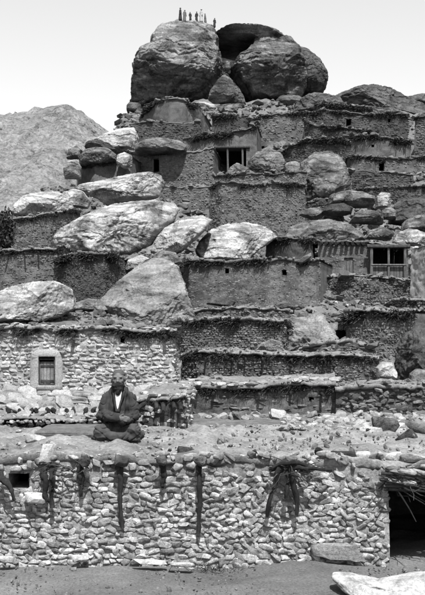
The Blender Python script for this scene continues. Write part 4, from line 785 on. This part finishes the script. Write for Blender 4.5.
# stones bedded along the terrace lip: lumps left, flat slabs right
for k in range(95):
    a = random.uniform(-5, 385); edge_stone(a, random.uniform(454, 469), random.uniform(9.45, 9.62), random.uniform(4, 15), random.uniform(3, 8), random.uniform(5, 10), random.uniform(-.6, .6), random.gauss(0, .3))
for a in (120, 199, 163, 82): edge_stone(a+random.uniform(-3, 3), 461, 9.34, 13 if a in (120, 199) else 9, 10, 12, random.uniform(-.5, .5), random.uniform(-.4, .4), mat_='bould_mid')
for k in range(26):   # layered stones over the doorway
    edge_stone(random.uniform(384, 432), random.uniform(466, 486), random.uniform(9.36, 9.46), random.uniform(9, 20), random.uniform(3, 5.5), 9, random.uniform(-.3, .3), .12)
for (a, b, Y, w_, h_, d_, rz, ry, mt, lb) in [
  (48, 453, 9.45, 13, 19, 6, .2, .25, 'white', 'white pointed stone standing on the left of the terrace lip'),
  (339, 455.5, 9.75, 33, 8.5, 12, .05, .05, 'bould_dark', 'long dark flat slab lying on the right of the terrace lip'),
  (318, 451.5, 9.8, 9, 8, 8, .3, .4, 'bould_dark', 'small dark wedge stone left of the long dark slab'),
  (363, 456, 9.75, 15, 9, 11, -.1, .0, 'white', 'pale block between the dark slab and the grey slab on the lip'),
  (376, 458, 9.7, 15, 8, 11, .1, .05, 'bould_mid', 'grey slab right of the pale block on the terrace lip'),
  (393, 457, 9.75, 17, 9, 12, 0, -.05, 'white', 'pale rounded slab above the dark doorway'),
  (414, 458, 9.75, 26, 9, 12, .05, .0, 'slab', 'wide grey slab at the right end of the terrace lip'),
  (186, 454, 9.85, 15, 13, 12, .4, .1, 'bould_dark', 'dark lumpy stone on the terrace lip right of the seated man'),
  (35, 439, 10.9, 20, 8, 12, .2, .15, 'white', 'white flat stone on the terrace left of the low dark ledge'),
  (256, 455, 9.9, 10, 10, 9, .5, -.2, 'bould_dark', 'dark round stone near the forked branches'),
  (268, 459, 9.75, 14, 8, 9, -.2, .25, 'bould_pale', 'pale tilted stone left of the forked branches'),
  (228, 457, 9.8, 15, 6, 10, .1, .1, 'bould_mid', 'small flat stone in the middle of the terrace lip'),
  (371, 432, 12.6, 26, 10, 12, .1, .0, 'white', 'long pale block at the back of the terrace on the right'),
  (351, 437, 12.4, 22, 9, 12, -.05, .0, 'slab', 'pale flat block left of the long pale block'),
  (385, 424, 13.6, 24, 12, 14, .2, .1, 'bould_mid', 'rounded grey block behind the long pale block'),
  (408, 438, 11.6, 22, 18, 14, .4, .5, 'bould_dark', 'dark tilted slab at the right of the terrace'),
  (419, 428, 12.4, 22, 12, 14, -.3, .2, 'bould_mid', 'grey stone behind the dark tilted slab'),
  (80, 558.6, 9.3, 16, 6, 8, .1, 0, 'white', 'white stone at the foot of the front wall under the paired branches'),
  (150, 562, 9.2, 32, 5, 9, .02, 0, 'white', 'long white flat stone at the foot of the front wall'),
  (182, 565, 9.15, 24, 5, 8, .0, 0, 'white', 'white flat stone next to the dark weeds at the wall foot'),
  (8, 559, 9.25, 20, 6, 8, .1, 0, 'white', 'white stone at the foot of the wall by the left edge'),
  (338, 552, 9.36, 50, 17, 8, .0, 0, 'mud_front', 'wide low grey boulder at the foot of the wall near the doorway'),
  (36, 498, 9.36, 22, 10, 8, .0, .03, 'white', 'pale oblong stone set in the wall under the left branches')]:
    o = edge_stone(a, b, Y, w_, h_, d_, rz, ry, 0, mt, None); o.name = 'loose_stone'; tag(o, lb, 'stone')
# ledge behind the seated man
o = link('mud_ledge', box(*sorted((P(36, 0, 11.35)[0], P(100, 0, 11.35)[0])), 11.2, 12.2, 1.02, P(0, 431, 11.3)[2], .04, jit=.008), M['wall_mid']); tag(o, 'low dark mud ledge on the terrace left of the seated man', 'ledge')
rubble('terrace_rubble', 'loose broken stones along the back of the terrace', 1000, (185, 430), (12.5, 16.5), 2.1, M['stone_terrace'], ST2, density=-.6)
house('stone_kerb', 'low broken row of stones along the back of the mud terrace', 'kerb', [(192, 433, 446, 12.45), (250, 430, 446, 12.45), (310, 431, 446, 12.45), (346, 430, 446, 12.5)], .5, 'wall_mid', 'stone_terrace', 'terrace', course=(8, 4.6), fringe=0, rough=.02, bury=.1, thick=.03, over=.03, stuff_stones=70, seed=61)
# crumbs on the terrace roof and the foreground
n = 420; x = RNG.uniform(-2.4, 2.6, n); y = RNG.uniform(9.45, 12.4, n); s_ = RNG.gamma(1.5, .006, n)+.004
o = link('gravel', scatter('gravel', np.stack([x, y, 1.125+0*x-.01+.02*RNG.random(n)], 1), eul(x, y, x*9), np.stack([s_*1.3, s_, s_*.7], 1)), M['stone_mid']); tag(o, 'small stones and crumbs strewn on the mud roof terrace', 'gravel', kind='stuff')
n = 900; x = RNG.uniform(-2.4, 2.6, n); y = RNG.uniform(7.5, 9.4, n)**1.0; s_ = RNG.gamma(1.2, .004, n)+.003
o = link('gravel', scatter('gravel', np.stack([x, y, .01+0*x], 1), eul(x, y, x*9), np.stack([s_*1.3, s_, s_*.7], 1)), M['stone_mid']); tag(o, 'fine grit scattered on the trodden earth in front of the wall', 'gravel', kind='stuff')
n = 60; x = RNG.normal(P(214, 0, 9.2)[0], .16, n); y = RNG.normal(9.2, .03, n)
o = link('weeds', scatter('weeds', np.stack([x, y, 0*x], 1), frame_from(np.stack([RNG.normal(0, .8, n), RNG.normal(0, .5, n), 0*x+.5], 1)), np.stack([RNG.uniform(.04, .1, n), 0*x+.12, 0*x+.12], 1), TW), M['brush']); tag(o, 'dark dry weeds at the foot of the wall', 'weeds', kind='stuff')
boulder('white smooth rock with a notch lying at the bottom right corner', [(334, 582), (337, 579), (345, 578.5), (354, 582), (364, 588), (374, 588), (388, 585), (404, 583), (430, 579), (470, 580), (470, 606), (372, 604), (344, 593)], 8.35, .2, 'white', .9, .02, 0, 1.2, 200, flat=.55)

# dark bush at the left edge
def bush(label, px, py, Y, rx, rz_, n):
    p = P(px, py, Y); q = RNG.normal(0, 1, (n, 3)); q /= np.linalg.norm(q, axis=1)[:, None]; q *= (RNG.random(n)**.4)[:, None]
    q *= np.array([rx, rx, rz_])*(1+.35*vnoise(q*3, 5))[:, None]
    r_ = empty('bush', p-np.array([0, 0, rz_])); tag(r_, label, 'bush')
    lf = (np.array([(-1, 0, 0), (0, -.5, .1), (1, 0, 0), (0, .5, .1)]), np.array([(0, 1, 2, 3)])); k = .11
    link('foliage', scatter('foliage', p+q, eul(*RNG.uniform(0, 6.3, (3, n))), np.full((n, 3), k), [lf]), M['leaf'], r_, 'stuff')
    for j in range(5):
        e = p+np.array([random.uniform(-.6, .6)*rx, random.uniform(-.5, .5)*rx, random.uniform(.0, .6)*rz_])
        link('stem', tube([p-np.array([0, 0, rz_*1.2]), (p+e)/2-np.array([0, 0, .3*rz_]), e], [.06, .045, .02], 6), M['wood'], r_)
bush('dark leafy bush against the left edge below the bright boulder', 1, 232, 50, .75, 1.3, 2600)

# ================================================================== people
def prim_caps(p0, p1, r0, r1, n=10):
    """spheres along a line, for the remesh"""
    p0, p1 = np.array(p0, float), np.array(p1, float); L_ = np.linalg.norm(p1-p0); k = max(2, int(L_/(min(r0, r1)*.35))+1)
    return [(p0+(p1-p0)*t_, (r0+(r1-r0)*t_,)*3, 0.) for t_ in np.linspace(0, 1, k)]
def fuse(name, blobs, voxel, smooth=4):
    v0, f0 = ico(3); V = []; F = []
    for i, (p, r_, rz) in enumerate(blobs):
        v = v0*np.array(r_); c_, s_ = math.cos(rz), math.sin(rz)
        v = np.stack([v[:, 0]*c_-v[:, 1]*s_, v[:, 0]*s_+v[:, 1]*c_, v[:, 2]], 1)+np.array(p); V.append(v); F.append(f0+i*len(v0))
    me = mesh(name, np.concatenate(V), np.concatenate(F)); o = bpy.data.objects.new('tmp', me); C.objects.link(o)
    md = o.modifiers.new('r', 'REMESH'); md.mode = 'VOXEL'; md.voxel_size = voxel
    sm = o.modifiers.new('s', 'SMOOTH'); sm.iterations = smooth; sm.factor = .5
    dg = bpy.context.evaluated_depsgraph_get(); out = bpy.data.meshes.new_from_object(o.evaluated_get(dg)); out.name = name
    bpy.data.objects.remove(o)
    for q in out.polygons: q.use_smooth = True
    return out
def getv(me): a = np.empty(len(me.vertices)*3, np.float32); me.vertices.foreach_get('co', a); return a.reshape(-1, 3).astype(float)
def setv(me, v): me.vertices.foreach_set('co', v.astype(np.float32).ravel()); me.update()
def seated_man():
    base = P(118.5, 442.5, 10.9); base[2] = 1.145
    r_ = empty('person', base); r_['label'] = 'bearded man in dark wool coat sitting with folded arms on the mud terrace'; r_['category'] = 'person'
    def loc(b): return [(np.array(p)+base, s_, a) for p, s_, a in b]
    # body: head, neck, trunk, one hand out of the sleeve (skin)
    hz = .745
    b = [((0, .0, hz), (.073, .088, .095), 0), ((0, -.028, hz-.05), (.058, .066, .062), 0), ((0, -.045, hz-.085), (.038, .045, .03), 0)]
    b += [((0, -.088, hz-.018), (.013, .02, .026), 0), ((0, -.098, hz-.034), (.019, .016, .012), 0)]                  # nose
    b += [((-.032, -.075, hz+.016), (.028, .020, .012), 0), ((.032, -.075, hz+.016), (.026, .016, .011), 0)]         # brows
    b += [((-.042, -.058, hz-.03), (.022, .02, .022), 0), ((.042, -.058, hz-.03), (.022, .02, .022), 0)]               # cheeks
    b += [((-.078, .008, hz-.012), (.012, .022, .034), .2), ((.078, .008, hz-.012), (.012, .022, .034), -.2)]        # ears
    b += prim_caps((0, .02, hz-.06), (0, .03, .52), .055, .065)
    b += [((0, .06, .45), (.11, .07, .12), 0), ((0, .08, .25), (.12, .09, .18), 0), ((0, .08, .10), (.17, .14, .10), 0)]
    hx, hy, hz2 = .055, -.215, .275                                                                                # right hand over the left sleeve
    b += [((hx, hy, hz2), (.045, .022, .036), 0)]
    for q in range(4):
        zf = hz2+.026-.018*q; ln = (.062, .07, .066, .05)[q]
        b += prim_caps((hx+.03, hy-.004, zf), (hx+.03+ln*.6, hy-.012, zf-.006), .0095, .009)
        b += prim_caps((hx+.03+ln*.6, hy-.012, zf-.006), (hx+.03+ln, hy+.012, zf-.014), .009, .0075)
    b += prim_caps((hx-.01, hy-.006, hz2+.03), (hx+.028, hy-.02, hz2+.052), .011, .009)
    body = link('body', fuse('body', loc(b), .0065, 3), M['skin'], r_)
    # coat: shoulders, chest, sleeves crossing at the waist
    def ridged(a, b_, c_, o, sd): return 1-2*np.abs(fbm(np.stack([a, b_, c_], 1), o, sd))
    cb = [((0, .05, .50), (.14, .085, .10), 0), ((0, .05, .40), (.165, .115, .16), 0), ((0, .05, .25), (.185, .135, .17), 0), ((0, .06, .13), (.21, .17, .11), 0)]
    for s_ in (-1, 1):
        cb += prim_caps((s_*.08, .05, .585), (s_*.155, .05, .495), .050, .066)
        cb += prim_caps((s_*.155, .05, .495), (s_*.205, .0, .30), .066, .068)
        cb += prim_caps((s_*.205, .0, .30), (s_*.07, -.165, .245 if s_ > 0 else .29), .072, .060)
    cb += prim_caps((-.07, -.165, .29), (.045, -.185, .28), .060, .052)
    cb += prim_caps((.05, .05, .61), (-.05, .05, .61), .05, .05)                                                    # collar
    for s_ in (-1, 1): cb += prim_caps((s_*.062, .01, .615), (s_*.052, -.06, .53), .026, .022)+prim_caps((s_*.052, -.06, .53), (s_*.012, -.112, .355), .022, .016)
    cm = fuse('coat', loc(cb), .0075, 4); v = getv(cm); l_ = v-base
    nor = np.empty(len(v)*3, np.float32); cm.vertices.foreach_get('normal', nor); nor = nor.reshape(-1, 3)
    ax = np.abs(l_[:, 0]); arm = np.clip((ax-.13)/.06, 0, 1)+np.clip((-l_[:, 1]-.09)/.05, 0, 1)*(l_[:, 2] < .36); arm = np.clip(arm, 0, 1)
    wp = .6*fbm(l_*7, 2, 58)
    drape = ridged(l_[:, 0]*16+wp, l_[:, 1]*4, l_[:, 2]*2+wp*.5, 2, 60)              # hanging folds on the chest
    wrinkle = ridged(ax*6+l_[:, 2]*11+wp, l_[:, 1]*5, l_[:, 2]*6-ax*9, 2, 66)   # folds round the sleeves
    def crease(a, b_, c_, sd, w_=7): return np.exp(-(np.abs(fbm(np.stack([a, b_, c_], 1), 2, sd))*w_)**2)
    cr = (1-arm)*crease(l_[:, 0]*13+wp*.6, l_[:, 1]*3, l_[:, 2]*2.2, 81)+arm*crease(ax*7+l_[:, 2]*10+wp, l_[:, 1]*4, l_[:, 2]*7-ax*8, 85)
    v += nor*(.010*(drape-.4)*(1-arm)+.006*(wrinkle-.4)*arm-.014*cr)[:, None]; setv(cm, v); link('coat', cm, M['robe'], r_)
    # trousers: folded legs under the coat
    tb = [((0, .03, .10), (.20, .17, .10), 0)]
    for s_ in (-1, 1):
        tb += prim_caps((s_*.09, .0, .13), (s_*.19, -.14, .11), .10, .085)
        tb += prim_caps((s_*.20, -.15, .125), (s_*.215, -.14, .04), .085, .075)
        tb += prim_caps((s_*.21, -.14, .055), (s_*-.02, -.20, .055), .075, .055)
    tb += prim_caps((-.20, -.12, .06), (-.29, -.08, .035), .075, .035)+prim_caps((.20, -.05, .07), (.265, .02, .05), .075, .06)
    tm = fuse('trousers', loc(tb), .0085, 2); v = getv(tm); l_ = v-base
    nor = np.empty(len(v)*3, np.float32); tm.vertices.foreach_get('normal', nor); nor = nor.reshape(-1, 3); wp = .7*fbm(l_*6, 2, 75)
    rid = ridged(l_[:, 0]*8+l_[:, 2]*8*np.sign(l_[:, 0])+wp*2, l_[:, 1]*5, l_[:, 2]*14+wp, 2, 71)
    v += nor*(.008*(rid-.45)-.014*np.exp(-(np.abs(fbm(np.stack([l_[:, 0]*7+wp, l_[:, 1]*4, l_[:, 2]*13-np.abs(l_[:, 0])*9], 1), 2, 91))*7)**2))[:, None]; v[:, 2] = np.maximum(v[:, 2], base[2]-.0); setv(tm, v); link('trousers', tm, M['robe2'], r_)
    # white shirt showing in the coat's opening
    sb = []
    for t_ in np.linspace(0, 1, 12):
        w_ = .027*(1-t_)+.003
        for u_ in np.linspace(-1, 1, 5): sb.append(((u_*w_+.004, -.058-.046*t_+.006*math.sin(u_*4+t_*5), .575-.205*t_), (.014, .008, .018), 0))
    link('shirt', fuse('shirt', loc(sb), .005, 2), M['shirt'], r_)
    # beard and cropped hair
    bb = [((0, -.070, hz-.080), (.058, .042, .036), 0), ((0, -.070, hz-.12), (.052, .040, .045), 0), ((0, -.074, hz-.165), (.034, .028, .042), 0)]
    for s_ in (-1, 1): bb += prim_caps((s_*.066, -.02, hz-.03), (s_*.045, -.058, hz-.09), .020, .030)
    bb += [((0, -.094, hz-.054), (.036, .014, .012), 0)]
    bm_ = fuse('beard', loc(bb), .008, 2); v = getv(bm_); v += .010*np.stack([vnoise(v*45, 3), vnoise(v*45, 4), vnoise(v*30, 5)], 1); setv(bm_, v); link('beard', bm_, M['hair'], r_)
    hb = [((0, .012, hz+.018), (.078, .09, .088), 0)]
    hm = fuse('hair', loc(hb), .008, 2); v = getv(hm); l_ = v-base; low = np.clip((hz+.048+.16*np.clip(-l_[:, 1]-.02, -.25, 1))-l_[:, 2], 0, 1)
    v[:, 2] += np.where(l_[:, 1] < .02, np.clip((hz+.045)-l_[:, 2], 0, .2), 0); setv(hm, v); link('hair', hm, M['crop'], r_)
    for s_ in (-1, 1):
        em = fuse('eye', loc([((s_*.031, -.074, hz-.001), (.011, .008, .006), 0)]), .003, 1); link('eye', em, M['hair'], r_)
seated_man()

def bvh(o):
    me = o.data; return BVHTree.FromPolygons([o.location+v.co for v in me.vertices], [list(p.vertices) for p in me.polygons])
TREE = bvh(sumL)
def far_person(px, Y, hgt, sit, cl, label, seed):
    best = None
    for Yc in np.linspace(127, 143, 65):               # the crest of the rock as seen from below
        hit = TREE.ray_cast(Vector(((px-CX)*Yc/FPX, Yc, 300)), Vector((0, 0, -1)))[0]
        if hit and (best is None or (hit.z-CAMZ)/Yc > best[0]): best = ((hit.z-CAMZ)/Yc, Yc, hit.z)
    Y, z = best[1], best[2]; x = (px-CX)*Y/FPX
    base = np.array([x, Y, z-.04]); k = hgt/1.72
    r_ = empty('person', base); tag(r_, label, 'person', 'people standing on the summit rock')
    yaw = (seed*1.9) % 2.4-1.2; cy_, sy_ = math.cos(yaw), math.sin(yaw); ln_ = .05*math.sin(seed*2.3)
    def loc(b): return [(np.array((p[0]*cy_-p[1]*sy_+ln_*p[2], p[0]*sy_+p[1]*cy_, p[2]))*k+base, tuple(np.array(s_)*k), a+yaw) for p, s_, a in b]
    if not sit:
        b = [((0, 0, 1.60), (.085, .10, .12), 0), ((0, -.1, 1.59), (.015, .025, .03), 0)]+prim_caps((0, 0, 1.5), (0, 0, 1.42), .06, .07)+[((0, 0, 1.2), (.17, .11, .26), 0)]
        for s_ in (-1, 1):
            b += prim_caps((s_*.09, 0, .95), (s_*.10, 0, .5), .09, .065)+prim_caps((s_*.1, 0, .5), (s_*.1, 0, .07), .06, .045)+[((s_*.1, -.06, .04), (.05, .12, .045), 0)]
            b += prim_caps((s_*.2, 0, 1.38), (s_*.25, .02, 1.1), .055, .045)+prim_caps((s_*.25, .02, 1.1), (s_*.24, -.08, .84), .045, .035)+[((s_*.24, -.1, .78), (.03, .04, .06), 0)]
        c_ = prim_caps((0, 0, 1.36), (0, 0, .95), .17, .19)+prim_caps((0, 0, .95), (0, 0, .12), .19, .27)
        for s_ in (-1, 1): c_ += prim_caps((s_*.17, 0, 1.4), (s_*.26, .02, 1.1), .085, .08)+prim_caps((s_*.26, .02, 1.1), (s_*.25, -.07, .9), .08, .075)
        t_ = [((0, .01, 1.70), (.13, .14, .08), 0)]
    else:
        b = [((0, 0, .74), (.085, .10, .12), 0)]+prim_caps((0, 0, .64), (0, 0, .56), .06, .07)+[((0, .02, .35), (.17, .12, .26), 0)]
        for s_ in (-1, 1): b += prim_caps((s_*.1, 0, .1), (s_*.25, -.3, .25), .09, .07)+prim_caps((s_*.25, -.3, .25), (s_*.1, -.42, .06), .065, .05)
        c_ = prim_caps((0, .02, .5), (0, .03, .15), .19, .24)
        for s_ in (-1, 1): c_ += prim_caps((s_*.17, 0, .53), (s_*.25, -.15, .3), .085, .075)+prim_caps((s_*.1, 0, .12), (s_*.25, -.3, .24), .12, .1)
        t_ = [((0, .01, .84), (.13, .14, .08), 0)]
    link('body', fuse('body', loc(b), .03*k, 1), M['skin'], r_); cm = fuse('robe', loc(c_), .035*k, 1)
    link('robe', cm, M[cl], r_); link('turban', fuse('turban', loc(t_), .03*k, 1), M['cloth_white' if cl == 'cloth_white' or seed % 3 == 1 else cl], r_)
for k, (px, hgt, sit, cl, lb) in enumerate([
  (180.3, 1.75, 0, 'cloth_dark', 'leftmost figure on the summit, standing in a dark robe'),
  (184.4, 1.68, 0, 'cloth_mid', 'second standing figure from the left on the summit, in a grey robe'),
  (190.5, 1.2, 0, 'cloth_dark', 'third figure from the left on the summit, short and in dark clothes'),
  (196.4, 1.35, 0, 'cloth_dark', 'short dark robed figure in the middle of the summit group'),
  (201.2, 1.85, 0, 'cloth_white', 'tall figure in a pale robe on the summit'),
  (205.4, 1.3, 0, 'cloth_mid', 'short figure just right of the pale robed one on the summit'),
  (214.3, 1.3, 0, 'cloth_dark', 'rightmost figure on the summit, standing apart near the edge')]):
    far_person(px, 134.5, hgt, sit, cl, lb, k)
